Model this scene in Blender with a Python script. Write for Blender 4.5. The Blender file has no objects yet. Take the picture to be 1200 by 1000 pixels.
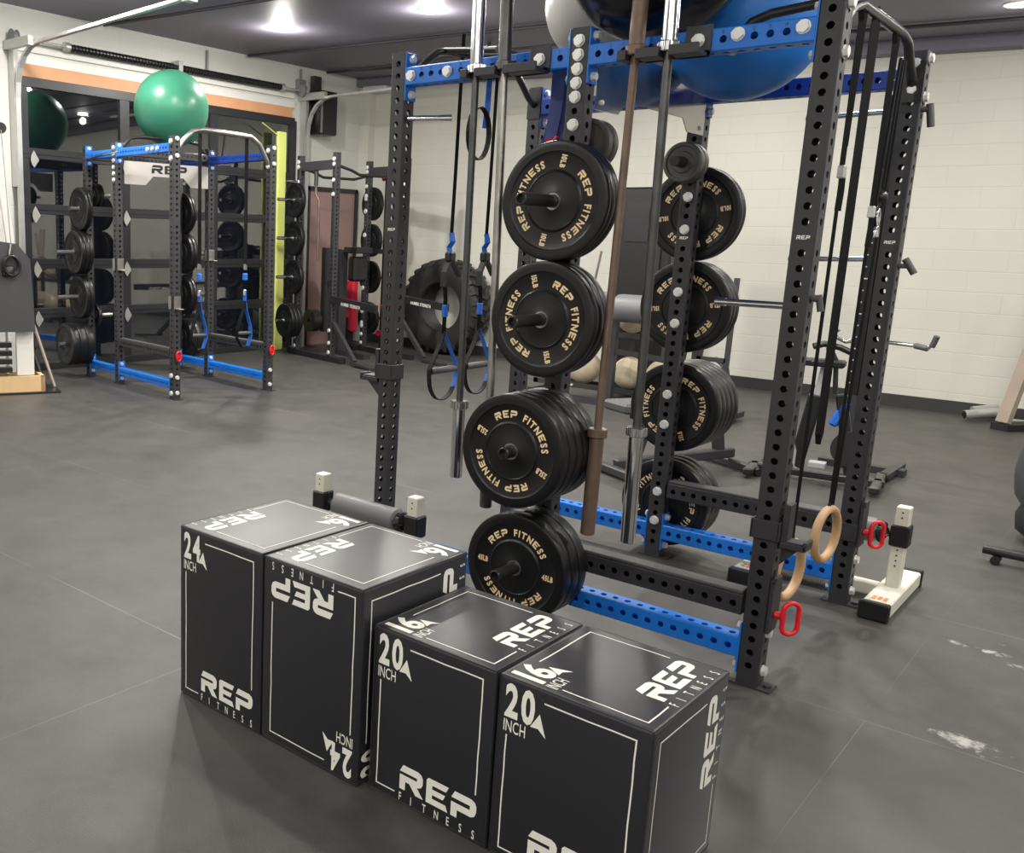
import bpy, math, random
from mathutils import Vector, Matrix
random.seed(7)
sc = bpy.context.scene
COL = sc.collection
PI = math.pi

# ------------------------------------------------------------------ camera
cam = bpy.data.cameras.new('camera'); camo = bpy.data.objects.new('camera', cam); COL.objects.link(camo)
CAM = Vector((0.99856, -3.47129, 1.56657))
yaw, pitch, roll, FPX = 2.32305, 0.20017, 0.02752, 1104.88
fw = Vector((math.cos(yaw)*math.cos(pitch), math.sin(yaw)*math.cos(pitch), -math.sin(pitch)))
rt = fw.cross(Vector((0, 0, 1))).normalized(); up = rt.cross(fw)
rt, up = rt*math.cos(roll)+up*math.sin(roll), up*math.cos(roll)-rt*math.sin(roll)
camo.matrix_world = Matrix(((rt.x, up.x, -fw.x, CAM.x), (rt.y, up.y, -fw.y, CAM.y), (rt.z, up.z, -fw.z, CAM.z), (0, 0, 0, 1)))
cam.sensor_fit = 'HORIZONTAL'; cam.sensor_width = 36; cam.lens = 36*FPX/1200
cam.shift_x = (600-361.82)/1200; cam.shift_y = (500.95-500)/1200
cam.clip_start = 0.05; cam.clip_end = 60
sc.camera = camo

# ------------------------------------------------------------------ world, lights, exposure
w = bpy.data.worlds.new('night'); sc.world = w; w.use_nodes = True
w.node_tree.nodes['Background'].inputs[0].default_value = (0.02, 0.025, 0.035, 1)
w.node_tree.nodes['Background'].inputs[1].default_value = 0.3
sc.view_settings.view_transform = 'Standard'; sc.view_settings.look = 'None'
sc.view_settings.gamma = 1; sc.view_settings.exposure = 0.0; sc.view_settings.use_curve_mapping = False
LIGHT_W = 46.5
def ceil_z(x): return 3.84 - 0.036*(x+8.5)
LIGHTS = [(-6.8, 4.25, 1.9), (-4.8, 4.25, 1.6), (-2.8, 4.25, 1.5), (-0.45, 6.3, .22), (-0.6, 4.25, .55), (1.4, 4.25, .5), (-2.75, 6.55, .22), (-6.8, 1.7, 1.6), (-4.8, 1.7, 1.3),
          (-2.6, 2.0, 1.1), (-0.6, 2.0, 1.2), (1.4, 2.0, 1.0), (1.6, 6.4, .25), (3.4, 4.2, .5), (3.4, 1.0, .6), (-6.8, -1.6, 1.2), (-4.6, -0.6, .8), (-2.4, -0.1, .7), (1.4, 0.3, .7),
          (-3.0, -3.2, .85), (-0.6, -4.6, 1.1), (1.6, -2.4, .7), (3.6, -3.4, .75), (-5.6, -4.2, 1.0), (1.6, -5.2, .85)]
for i, (x, y, pw) in enumerate(LIGHTS):
    l = bpy.data.lights.new('ceiling_light_lamp', 'AREA'); l.shape = 'DISK'; l.size = 0.17
    l.energy = LIGHT_W*pw; l.color = (1, .965, .90)
    o = bpy.data.objects.new('ceiling_light_lamp', l); COL.objects.link(o); o.location = (x, y, ceil_z(x)-0.035)
    l = bpy.data.lights.new('ceiling_glow_fill', 'POINT'); l.shadow_soft_size = 0.05; l.energy = LIGHT_W*pw*.36; l.color = (1, .965, .90)  # added point fill under each fixture, brightens ceiling and upper walls
    o = bpy.data.objects.new('ceiling_glow_fill', l); COL.objects.link(o); o.location = (x, y, ceil_z(x)-0.15)

# ------------------------------------------------------------------ materials
def mat(name, col, rough=.5, metal=0, bump=0, bscale=60, var=0, vscale=4, spec=None, trans=0, ior=None, emit=None, coat=0):
    m = bpy.data.materials.new(name); m.use_nodes = True
    nt = m.node_tree; b = nt.nodes['Principled BSDF']
    b.inputs['Base Color'].default_value = (*col, 1); b.inputs['Roughness'].default_value = rough
    b.inputs['Metallic'].default_value = metal
    if spec is not None: b.inputs['Specular IOR Level'].default_value = spec
    if trans: b.inputs['Transmission Weight'].default_value = trans
    if ior: b.inputs['IOR'].default_value = ior
    if coat: b.inputs['Coat Weight'].default_value = coat; b.inputs['Coat Roughness'].default_value = .15
    if emit: b.inputs['Emission Color'].default_value = (*emit[0], 1); b.inputs['Emission Strength'].default_value = emit[1]
    tc = None
    if bump or var:
        tc = nt.nodes.new('ShaderNodeTexCoord')
    if bump:
        n = nt.nodes.new('ShaderNodeTexNoise'); n.inputs['Scale'].default_value = bscale; n.inputs['Detail'].default_value = 4
        bp = nt.nodes.new('ShaderNodeBump'); bp.inputs['Strength'].default_value = bump; bp.inputs['Distance'].default_value = .01
        nt.links.new(tc.outputs['Object'], n.inputs['Vector']); nt.links.new(n.outputs['Fac'], bp.inputs['Height'])
        nt.links.new(bp.outputs['Normal'], b.inputs['Normal'])
    if var:
        n2 = nt.nodes.new('ShaderNodeTexNoise'); n2.inputs['Scale'].default_value = vscale; n2.inputs['Detail'].default_value = 5
        mx = nt.nodes.new('ShaderNodeMixRGB'); mx.inputs[1].default_value = (*[c*(1-var) for c in col], 1); mx.inputs[2].default_value = (*[min(1, c*(1+var)) for c in col], 1)
        nt.links.new(tc.outputs['Object'], n2.inputs['Vector']); nt.links.new(n2.outputs['Fac'], mx.inputs[0]); nt.links.new(mx.outputs[0], b.inputs['Base Color'])
    return m

M = {}
M['black'] = mat('black_powder_coat', (.032, .031, .035), .45, bump=.12, bscale=500)
M['satin'] = mat('black_satin_steel', (.02, .02, .021), .3)
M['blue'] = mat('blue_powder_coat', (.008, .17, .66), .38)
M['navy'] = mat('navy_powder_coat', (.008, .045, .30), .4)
M['bolt'] = mat('zinc_bolt', (.80, .80, .78), .35, metal=.35)
M['chrome'] = mat('chrome', (.75, .75, .76), .12, metal=1)
M['steel'] = mat('worn_steel', (.36, .35, .33), .32, metal=.9, var=.35, vscale=14)
M['darksteel'] = mat('dark_worn_steel', (.10, .10, .10), .35, metal=.8, var=.5, vscale=12)
M['rust'] = mat('rusty_steel', (.19, .13, .10), .5, metal=.45, var=.4, vscale=20)
M['rubber'] = mat('bumper_rubber', (.008, .008, .009), .35, bump=.05, bscale=200, spec=.42)
M['gold'] = mat('gold_print', (.95, .72, .42), .5)
M['vinyl'] = mat('box_vinyl', (.010, .010, .014), .45, bump=.08, bscale=22, spec=.5)
M['vinyl'].node_tree.nodes['Principled BSDF'].inputs['Sheen Weight'].default_value = .16
M['vinyl'].node_tree.nodes['Principled BSDF'].inputs['Sheen Roughness'].default_value = .32
M['vinyl'].node_tree.nodes['Principled BSDF'].inputs['Coat Weight'].default_value = .55; M['vinyl'].node_tree.nodes['Principled BSDF'].inputs['Coat Roughness'].default_value = .46
M['white'] = mat('white_print', (.86, .85, .77), .5)
M['whitepaint'] = mat('white_painted_steel', (.72, .71, .60), .35, var=.06)
M['foam'] = mat('grey_foam_pad', (.13, .13, .135), .45)
M['wood'] = mat('ring_wood', (.46, .29, .15), .45, var=.2, vscale=30)
M['plywood'] = mat('plywood', (.72, .50, .26), .55, var=.12, vscale=8)
M['beamwood'] = mat('orange_timber', (.64, .33, .17), .6, var=.12, vscale=5)
M['palewood'] = mat('pale_timber', (.36, .29, .23), .6, var=.15, vscale=7)
M['strap'] = mat('black_webbing', (.006, .006, .007), .7, spec=.2)
M['bluestrap'] = mat('blue_webbing', (.012, .12, .52), .6)
M['bandblue'] = mat('navy_rubber_band', (.012, .03, .17), .5)
M['red'] = mat('red_plastic', (.72, .012, .022), .35)
M['orange'] = mat('orange_plastic', (.85, .22, .05), .4)
M['tan'] = mat('tan_medicine_ball', (.62, .53, .38), .6, bump=.1, bscale=40)
M['green'] = mat('green_vinyl_ball', (.045, .225, .14), .33)
M['ballblue'] = mat('blue_vinyl_ball', (.012, .16, .55), .4)
M['ballblack'] = mat('black_vinyl_ball', (.007, .007, .011), .22)
M['ballgrey'] = mat('silver_vinyl_ball', (.42, .41, .39), .28)
M['galv'] = mat('galvanised_steel', (.55, .55, .53), .38, metal=.6, var=.12, vscale=9)
M['tyre'] = mat('tyre_rubber', (.02, .0195, .019), .55, bump=.15, bscale=18, var=.3, vscale=6)
M['plastic'] = mat('black_plastic', (.012, .012, .013), .35)
M['yellow'] = mat('yellow_green_foam', (.72, .80, .22), .7)
M['pink'] = mat('pink_brown_paint', (.36, .23, .22), .5)
M['iron'] = mat('cast_iron', (.085, .083, .075), .5, metal=.4, var=.3, vscale=25, bump=.1, bscale=90)
M['frameblk'] = mat('door_frame_aluminium', (.022, .022, .026), .4)
M['greymetal'] = mat('grey_painted_metal', (.20, .205, .215), .4)
M['glass'] = mat('night_window_glass', (.85, .88, .88), .02, trans=1, ior=2.1)
M['brushed'] = mat('brushed_stainless', (.60, .57, .54), .35, metal=.7)
M['plate_ss'] = mat('polished_stainless', (.62, .60, .58), .12, metal=.95)
M['lens'] = mat('light_lens', (1, 1, 1), .5, emit=((1, .95, .84), 14))
M['whiteplastic'] = mat('white_plastic', (.75, .74, .70), .5)
M['bandblack'] = mat('black_rubber_band', (.006, .006, .007), .5, spec=.25)
M['redpad'] = mat('red_vinyl_pad', (.75, .03, .07), .45)
M['bag'] = mat('grey_vinyl_shroud', (.06, .06, .065), .5, bump=.3, bscale=12)
M['bagdark'] = mat('dark_vinyl_shroud', (.012, .011, .011), .6)
M['silver'] = mat('silver_plastic', (.35, .35, .36), .4)
M['ropegrey'] = mat('grey_rubber', (.07, .07, .072), .6)

def wall_mat(name, col, paint=True):
    m = mat(name, col, .55); nt = m.node_tree; b = nt.nodes['Principled BSDF']
    g = nt.nodes.new('ShaderNodeNewGeometry'); sep = nt.nodes.new('ShaderNodeSeparateXYZ'); nt.links.new(g.outputs['Position'], sep.inputs[0])
    add = nt.nodes.new('ShaderNodeMath'); add.operation = 'ADD'; nt.links.new(sep.outputs[0], add.inputs[0]); nt.links.new(sep.outputs[1], add.inputs[1])
    cmb = nt.nodes.new('ShaderNodeCombineXYZ'); nt.links.new(add.outputs[0], cmb.inputs[0]); nt.links.new(sep.outputs[2], cmb.inputs[1])
    br = nt.nodes.new('ShaderNodeTexBrick'); br.inputs['Scale'].default_value = 1; br.inputs['Brick Width'].default_value = .61; br.inputs['Row Height'].default_value = .2
    br.inputs['Mortar Size'].default_value = .007; br.inputs['Mortar Smooth'].default_value = .6
    nt.links.new(cmb.outputs[0], br.inputs['Vector'])
    no = nt.nodes.new('ShaderNodeTexNoise'); no.inputs['Scale'].default_value = .9; no.inputs['Detail'].default_value = 4; nt.links.new(g.outputs['Position'], no.inputs['Vector'])
    mx = nt.nodes.new('ShaderNodeMixRGB'); mx.inputs[1].default_value = (*[c*.90 for c in col], 1); mx.inputs[2].default_value = (*[min(1, c*1.07) for c in col], 1); nt.links.new(no.outputs['Fac'], mx.inputs[0])
    mx2 = nt.nodes.new('ShaderNodeMixRGB'); nt.links.new(mx.outputs[0], mx2.inputs[1]); mx2.inputs[2].default_value = (*[c*.86 for c in col], 1)
    sm = nt.nodes.new('ShaderNodeMath'); sm.operation = 'MULTIPLY'; sm.inputs[1].default_value = .22; nt.links.new(br.outputs['Fac'], sm.inputs[0]); nt.links.new(sm.outputs[0], mx2.inputs[0])
    nt.links.new(mx2.outputs[0], b.inputs['Base Color'])
    n3 = nt.nodes.new('ShaderNodeTexNoise'); n3.inputs['Scale'].default_value = 45; nt.links.new(g.outputs['Position'], n3.inputs['Vector'])
    sub = nt.nodes.new('ShaderNodeMath'); sub.operation = 'SUBTRACT'; 
    m3 = nt.nodes.new('ShaderNodeMath'); m3.operation = 'MULTIPLY'; m3.inputs[1].default_value = .25; nt.links.new(n3.outputs['Fac'], m3.inputs[0])
    nt.links.new(m3.outputs[0], sub.inputs[0]); nt.links.new(br.outputs['Fac'], sub.inputs[1])
    bp = nt.nodes.new('ShaderNodeBump'); bp.inputs['Strength'].default_value = .35; bp.inputs['Distance'].default_value = .005; nt.links.new(sub.outputs[0], bp.inputs['Height']); nt.links.new(bp.outputs['Normal'], b.inputs['Normal'])
    return m
M['wall'] = wall_mat('painted_block_wall', (.64, .63, .56))
M['wallgrey'] = wall_mat('grey_block_wall', (.66, .66, .62))

def floor_mat():
    m = mat('rubber_mat_floor', (.1, .1, .1), .45); nt = m.node_tree; b = nt.nodes['Principled BSDF']; N = nt.nodes.new; L = nt.links.new
    g = N('ShaderNodeNewGeometry'); sep = N('ShaderNodeSeparateXYZ'); L(g.outputs['Position'], sep.inputs[0])
    def noise(s, d=4, r=.55):
        n = N('ShaderNodeTexNoise'); n.inputs['Scale'].default_value = s; n.inputs['Detail'].default_value = d; n.inputs['Roughness'].default_value = r; L(g.outputs['Position'], n.inputs['Vector']); return n.outputs['Fac']
    def math_(op, a, bb=None):
        n = N('ShaderNodeMath'); n.operation = op
        for k, v in ((0, a), (1, bb)):
            if v is None: continue
            if isinstance(v, (int, float)): n.inputs[k].default_value = v
            else: L(v, n.inputs[k])
        return n.outputs[0]
    def ramp(f, a, bb):
        n = N('ShaderNodeMapRange'); n.inputs[1].default_value = a; n.inputs[2].default_value = bb; L(f, n.inputs[0]); return n.outputs[0]
    def mix(f, c1, c2):
        n = N('ShaderNodeMixRGB'); L(f, n.inputs[0])
        for k, v in ((1, c1), (2, c2)):
            if isinstance(v, tuple): n.inputs[k].default_value = (*v, 1)
            else: L(v, n.inputs[k])
        return n.outputs[0]
    base = mix(ramp(noise(.9, 7, .62), .32, .68), (.034, .0325, .0315), (.066, .063, .060))
    base = mix(ramp(noise(5, 6, .7), .35, .75), base, (.074, .071, .068))
    speck = ramp(noise(260, 2), .70, .76); base = mix(math_('MULTIPLY', speck, .45), base, (.30, .29, .27))
    # seams between the mats
    fy = math_('ABSOLUTE', math_('SUBTRACT', math_('FRACT', math_('ADD', math_('DIVIDE', sep.outputs[1], 1.27), .5)), .5))
    sy = math_('LESS_THAN', fy, .0022)
    fx = math_('ABSOLUTE', math_('SUBTRACT', math_('FRACT', math_('ADD', math_('DIVIDE', sep.outputs[0], 1.9), .3)), .5))
    sx = math_('LESS_THAN', fx, .0005)
    seam = math_('MULTIPLY', math_('MAXIMUM', sy, sx), ramp(noise(1.7, 2), .40, .62))
    base = mix(math_('MULTIPLY', seam, .45), base, (.33, .31, .27))
    # chalk scuffs with shapes of their own
    def blob(cx, cy, rx, ry):
        dx = math_('DIVIDE', math_('SUBTRACT', sep.outputs[0], cx), rx); dy = math_('DIVIDE', math_('SUBTRACT', sep.outputs[1], cy), ry)
        d = math_('ADD', math_('MULTIPLY', dx, dx), math_('MULTIPLY', dy, dy)); return math_('SUBTRACT', 1.15, d)
    nz = noise(16, 5, .7)
    ch = None
    for q in ((.655, .075, .11, .085), (.50, 1.02, .06, .04), (.60, 1.01, .075, .035), (.71, .93, .085, .04), (.60, 1.14, .04, .02), (-.1, -.35, .05, .06)):
        s = ramp(math_('ADD', blob(*q), math_('MULTIPLY', math_('SUBTRACT', nz, .5), 5.5)), .75, 1.6)
        s = math_('MULTIPLY', s, math_('GREATER_THAN', blob(*q), -.2))
        ch = s if ch is None else math_('MAXIMUM', ch, s)
    base = mix(math_('MULTIPLY', ch, .85), base, (.50, .49, .46))
    L(base, b.inputs['Base Color'])
    r = N('ShaderNodeMapRange'); L(noise(3, 5), r.inputs[0]); r.inputs[3].default_value = .38; r.inputs[4].default_value = .58; L(r.outputs[0], b.inputs['Roughness'])
    bp = N('ShaderNodeBump'); bp.inputs['Strength'].default_value = .25; bp.inputs['Distance'].default_value = .003; L(noise(170, 3), bp.inputs['Height']); L(bp.outputs['Normal'], b.inputs['Normal'])
    return m
M['floor'] = floor_mat()
M['ceiling'] = mat('dark_painted_ceiling', (.17, .16, .205), .55, var=.15, vscale=1.5, bump=.2, bscale=30)
M['beamdark'] = mat('dark_painted_beam', (.030, .026, .036), .5)
M['base'] = mat('dark_baseboard_rubber', (.035, .033, .033), .5)
M['mirror_dark'] = mat('outside_asphalt', (.02, .02, .02), .8)

# ------------------------------------------------------------------ mesh builder
class MB:
    def __init__(s): s.v = []; s.f = []; s.m = []; s.cur = 0
    def mi(s, k): s.cur = k; return s
    def quad(s, *idx): s.f.append(idx); s.m.append(s.cur)
    def add(s, vs, fs):
        o = len(s.v); s.v += [Vector(p) for p in vs]
        for f in fs: s.f.append(tuple(o+i for i in f)); s.m.append(s.cur)
        return s
    def box(s, a, b, bev=0.0, mt=None):
        (x0, y0, z0), (x1, y1, z1) = [min(p, q) for p, q in zip(a, b)], [max(p, q) for p, q in zip(a, b)]
        c = Vector(((x0+x1)/2, (y0+y1)/2, (z0+z1)/2)); h = Vector(((x1-x0)/2, (y1-y0)/2, (z1-z0)/2))
        return s.obox(c, h, None, bev)
    def obox(s, c, h, R=None, bev=0.0):
        R = R or Matrix.Identity(3); c = Vector(c); b = min(bev, min(h)*.49)
        vs = []; idx = {}
        if b <= 0:
            for i in (-1, 1):
                for j in (-1, 1):
                    for k in (-1, 1): vs.append(c+R@Vector((i*h[0], j*h[1], k*h[2])))
            return s.add(vs, [(0, 1, 3, 2), (4, 6, 7, 5), (0, 4, 5, 1), (2, 3, 7, 6), (0, 2, 6, 4), (1, 5, 7, 3)])
        for i in (-1, 1):
            for j in (-1, 1):
                for k in (-1, 1):
                    for ax in range(3):
                        p = [i*(h[0]-b), j*(h[1]-b), k*(h[2]-b)]; p[ax] = (i, j, k)[ax]*h[ax]
                        idx[(i, j, k, ax)] = len(vs); vs.append(c+R@Vector(p))
        fs = []
        for ax in range(3):
            o = [a for a in range(3) if a != ax]
            for sg in (-1, 1):
                q = []
                for (a, b2) in ((-1, -1), (1, -1), (1, 1), (-1, 1)):
                    t = [0, 0, 0]; t[ax] = sg; t[o[0]] = a; t[o[1]] = b2; q.append(idx[(*t, ax)])
                fs.append(tuple(q))
            for a in (-1, 1):
                for b2 in (-1, 1):
                    t = [0, 0, 0]; t[o[0]] = a; t[o[1]] = b2
                    t0 = list(t); t0[ax] = -1; t1 = list(t); t1[ax] = 1
                    fs.append((idx[(*t0, o[0])], idx[(*t1, o[0])], idx[(*t1, o[1])], idx[(*t0, o[1])]))
        for i in (-1, 1):
            for j in (-1, 1):
                for k in (-1, 1): fs.append(tuple(idx[(i, j, k, a)] for a in range(3)))
        return s.add(vs, fs)
    def beam(s, p0, p1, w, h, bev=0, upv=(0, 0, 1)):
        p0, p1 = Vector(p0), Vector(p1); d = (p1-p0); L = d.length; d.normalize(); upv = Vector(upv)
        if abs(d.dot(upv)) > .98: upv = Vector((1, 0, 0))
        sd = d.cross(upv).normalized(); u = sd.cross(d)
        R = Matrix((d, sd, u)).transposed()
        return s.obox((p0+p1)/2, (L/2, w/2, h/2), R, bev)
    def cyl(s, p0, p1, r0, seg=20, r1=None, caps=True):
        p0, p1 = Vector(p0), Vector(p1); r1 = r0 if r1 is None else r1; d = (p1-p0).normalized()
        a = d.orthogonal().normalized(); b = d.cross(a); vs = []
        for p, r in ((p0, r0), (p1, r1)):
            for i in range(seg):
                t = 2*PI*i/seg; vs.append(p+(a*math.cos(t)+b*math.sin(t))*r)
        fs = [(i, (i+1) % seg, seg+(i+1) % seg, seg+i) for i in range(seg)]
        if caps: fs += [tuple(range(seg-1, -1, -1)), tuple(range(seg, 2*seg))]
        return s.add(vs, fs)
    def lathe(s, c, axis, prof, seg=32, closed=False):
        c = Vector(c); d = Vector(axis).normalized(); a = d.orthogonal().normalized() if abs(d.z) < .99 else Vector((1, 0, 0)); b = d.cross(a); vs = []
        n = len(prof)
        for (r, h) in prof:
            for i in range(seg):
                t = 2*PI*i/seg; vs.append(c+d*h+(a*math.cos(t)+b*math.sin(t))*max(r, 1e-5))
        fs = []
        for k in range(n if closed else n-1):
            k2 = (k+1) % n
            for i in range(seg): j = (i+1) % seg; fs.append((k*seg+i, k*seg+j, k2*seg+j, k2*seg+i))
        return s.add(vs, fs)
    def sphere(s, c, r, seg=32, squash=1.0, cut=-1.0):
        n = seg//2; return s.lathe(c, (0, 0, 1), [(r*math.sin(PI*k/n), max(-r*squash*math.cos(PI*k/n), cut*r)) for k in range(n+1)], seg)
    def tube(s, pts, r, seg=10, closed=False, caps=True, rr=None):
        pts = [Vector(p) for p in pts]; n = len(pts); vs = []; prev = None
        for i, p in enumerate(pts):
            t = (pts[(i+1) % n]-pts[i-1]) if closed else (pts[min(i+1, n-1)]-pts[max(i-1, 0)])
            t.normalize()
            a = t.orthogonal().normalized() if prev is None else (prev-t*prev.dot(t)).normalized(); prev = a; b = t.cross(a)
            ri = rr[i] if rr else r
            for k in range(seg): th = 2*PI*k/seg; vs.append(p+(a*math.cos(th)+b*math.sin(th))*ri)
        fs = []
        for i in range(n if closed else n-1):
            i2 = (i+1) % n
            for k in range(seg): k2 = (k+1) % seg; fs.append((i*seg+k, i*seg+k2, i2*seg+k2, i2*seg+k))
        if caps and not closed: fs += [tuple(range(seg-1, -1, -1)), tuple((n-1)*seg+k for k in range(seg))]
        return s.add(vs, fs)
    def ribbon(s, pts, wd, th, wdir, closed=False):
        pts = [Vector(p) for p in pts]; n = len(pts); wdir = Vector(wdir).normalized(); vs = []
        for i, p in enumerate(pts):
            t = (pts[(i+1) % n]-pts[i-1]) if closed else (pts[min(i+1, n-1)]-pts[max(i-1, 0)])
            t.normalize(); wv = (wdir-t*wdir.dot(t)).normalized(); nn = t.cross(wv)
            for a, b in ((-1, -1), (1, -1), (1, 1), (-1, 1)): vs.append(p+wv*a*wd/2+nn*b*th/2)
        fs = []
        for i in range(n if closed else n-1):
            i2 = (i+1) % n
            for k in range(4): k2 = (k+1) % 4; fs.append((i*4+k, i*4+k2, i2*4+k2, i2*4+k))
        if not closed: fs += [(3, 2, 1, 0), tuple((n-1)*4+k for k in range(4))]
        return s.add(vs, fs)
    def poly(s, pts2, O, u, v, depth=0.0):
        O, u, v = Vector(O), Vector(u), Vector(v); n = u.cross(v)
        vs = [O+u*a+v*b for a, b in pts2]; k = len(vs)
        if depth == 0: return s.add(vs, [tuple(range(k))])
        vs2 = [p+n*depth for p in vs]
        return s.add(vs+vs2, [tuple(range(k-1, -1, -1)), tuple(range(k, 2*k))]+[(i, (i+1) % k, k+(i+1) % k, k+i) for i in range(k)])
    def hexbolt(s, c, d, r=.019, h=.012):
        c, d = Vector(c), Vector(d).normalized()
        s.cyl(c, c+d*.003, r*1.12, 16); s.cyl(c+d*.003, c+d*(.003+h), r, 6); return s.cyl(c+d*(.003+h), c+d*(.004+h), r*.8, 12)
    def perf(s, p0, d, u, L, size, n, first, pitch=.0508, hr=.0125, seg=16, sides=(0, 1, 2, 3), skip=(), caps=True):
        """square tube from p0 along d; u = normal of side 0"""
        p0, d, u = Vector(p0), Vector(d).normalized(), Vector(u).normalized(); w_ = d.cross(u); hs = size/2; c = .004
        angs = sorted(set([round(2*PI*i/seg, 5) for i in range(seg)]))
        nr = [(u, w_), (w_, -u), (-u, -w_), (-w_, u)]
        for si, (nn, t) in enumerate(nr):
            O = p0+nn*hs; hw = hs-c
            def P(a, b): return O+t*a+d*b
            if si not in sides:
                s.add([P(-hw, 0), P(hw, 0), P(hw, L), P(-hw, L)], [(0, 1, 2, 3)]); 
            else:
                z = 0.0
                ks = [k for k in range(n) if k not in skip]
                for k in ks:
                    cz = first+k*pitch; a0, a1 = cz-pitch/2, cz+pitch/2
                    if a0 > z+1e-6: s.add([P(-hw, z), P(hw, z), P(hw, a0), P(-hw, a0)], [(0, 1, 2, 3)])
                    z = a1; hp = pitch/2; ca = math.atan2(hp, hw)
                    aa = sorted(set(angs+[round(q % (2*PI), 5) for q in (ca, PI-ca, PI+ca, -ca)])); m = len(aa); vs = []
                    for q in aa: vs.append(P(hr*math.cos(q), cz+hr*math.sin(q)))
                    for q in aa:
                        cx, sx = math.cos(q), math.sin(q); f = min(hw/abs(cx) if abs(cx) > 1e-6 else 1e9, hp/abs(sx) if abs(sx) > 1e-6 else 1e9); vs.append(P(cx*f, cz+sx*f))
                    for q in aa: vs.append(P(hr*math.cos(q), cz+hr*math.sin(q))-nn*.005)
                    fs = []
                    for i in range(m): j = (i+1) % m; fs += [(i, m+i, m+j, j), (i, j, 2*m+j, 2*m+i)]
                    s.add(vs, fs)
                if z < L-1e-6: s.add([P(-hw, z), P(hw, z), P(hw, L), P(-hw, L)], [(0, 1, 2, 3)])
            n2, t2 = nr[(si+1) % 4]
            A = p0+nn*hs+t*hw; B = p0+n2*hs+t2*(-hw)
            s.add([A, B, B+d*L, A+d*L], [(0, 1, 2, 3)])
        if caps:
            for z in (0, L):
                vs = []
                for nn, t in nr: vs += [p0+d*z+nn*hs-t*(hs-c), p0+d*z+nn*hs+t*(hs-c)]
                s.add(vs, [tuple(range(8))])
        return s
    def build(s, name, mats, parent=None, smooth=None, loc=None, rot=None, mesh_only=False):
        me = bpy.data.meshes.new(name); me.from_pydata([tuple(p) for p in s.v], [], s.f)
        if not isinstance(mats, (list, tuple)): mats = [mats]
        for m in mats: me.materials.append(M[m] if isinstance(m, str) else m)
        me.polygons.foreach_set('material_index', s.m)
        if smooth:
            me.polygons.foreach_set('use_smooth', [True]*len(me.polygons)); me.set_sharp_from_angle(angle=math.radians(smooth))
        me.update()
        if mesh_only: return me
        o = bpy.data.objects.new(name, me); COL.objects.link(o)
        if parent: o.parent = parent
        if loc is not None: o.location = loc
        if rot is not None: o.rotation_euler = rot
        return o

_bolt = {}
class BS:
    """a set of bolts, each linked as a part of its own"""
    def __init__(s): s.l = []
    def hexbolt(s, c, d, r=.019, h=.012): s.l.append((Vector(c), Vector(d).normalized(), r, h)); return s
    def build(s, name, mt, parent=None, smooth=None):
        for c, d, r, h in s.l:
            k = (round(r, 4), round(h, 4))
            if k not in _bolt:
                mb = MB(); mb.hexbolt((0, 0, 0), (0, 0, 1), r, h); _bolt[k] = mb.build('bolt', mt, smooth=30, mesh_only=True)
            o = bpy.data.objects.new('bolt', _bolt[k]); COL.objects.link(o); o.parent = parent
            o.location = c; o.rotation_mode = 'QUATERNION'; o.rotation_quaternion = d.to_track_quat('Z', 'Y')
def tag(o, label, cat, group=None):
    o['label'] = label; o['category'] = cat
    if group: o['group'] = group
    return o
def thing(name, label, cat, loc=(0, 0, 0), rz=0, group=None):
    o = bpy.data.objects.new(name, None); COL.objects.link(o); o.location = loc; o.rotation_euler = (0, 0, rz); o.empty_display_size = .1
    return tag(o, label, cat, group)
def struct(o): o['kind'] = 'structure'; return o
def copy_tree(o, loc=None, rot=None, label=None, parent=None):
    c = o.copy(); COL.objects.link(c)
    if parent: c.parent = parent
    for ch in list(o.children): copy_tree(ch, parent=c)
    if loc is not None: c.location = loc
    if rot is not None: c.rotation_euler = rot
    if label: c['label'] = label
    return c

# ------------------------------------------------------------------ lettering
_g = {}
def glyph(ch, bold=0.0):
    k = (ch, bold)
    if k in _g: return _g[k]
    cu = bpy.data.curves.new('g', 'FONT'); cu.body = ch; cu.size = 1; cu.offset = bold; cu.resolution_u = 3; cu.fill_mode = 'FRONT'; cu.dimensions = '2D'
    o = bpy.data.objects.new('g', cu); COL.objects.link(o)
    bpy.context.view_layer.update()
    me = bpy.data.meshes.new_from_object(o.evaluated_get(bpy.context.evaluated_depsgraph_get()))
    vs = [(p.co.x, p.co.y) for p in me.vertices]; fs = [tuple(f.vertices) for f in me.polygons]
    bpy.data.objects.remove(o); bpy.data.curves.remove(cu); bpy.data.meshes.remove(me)
    x0 = min((a for a, b in vs), default=0); x1 = max((a for a, b in vs), default=.3)
    _g[k] = ([(a-x0, b/.73) for a, b in vs], fs, x1-x0); return _g[k]
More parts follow.
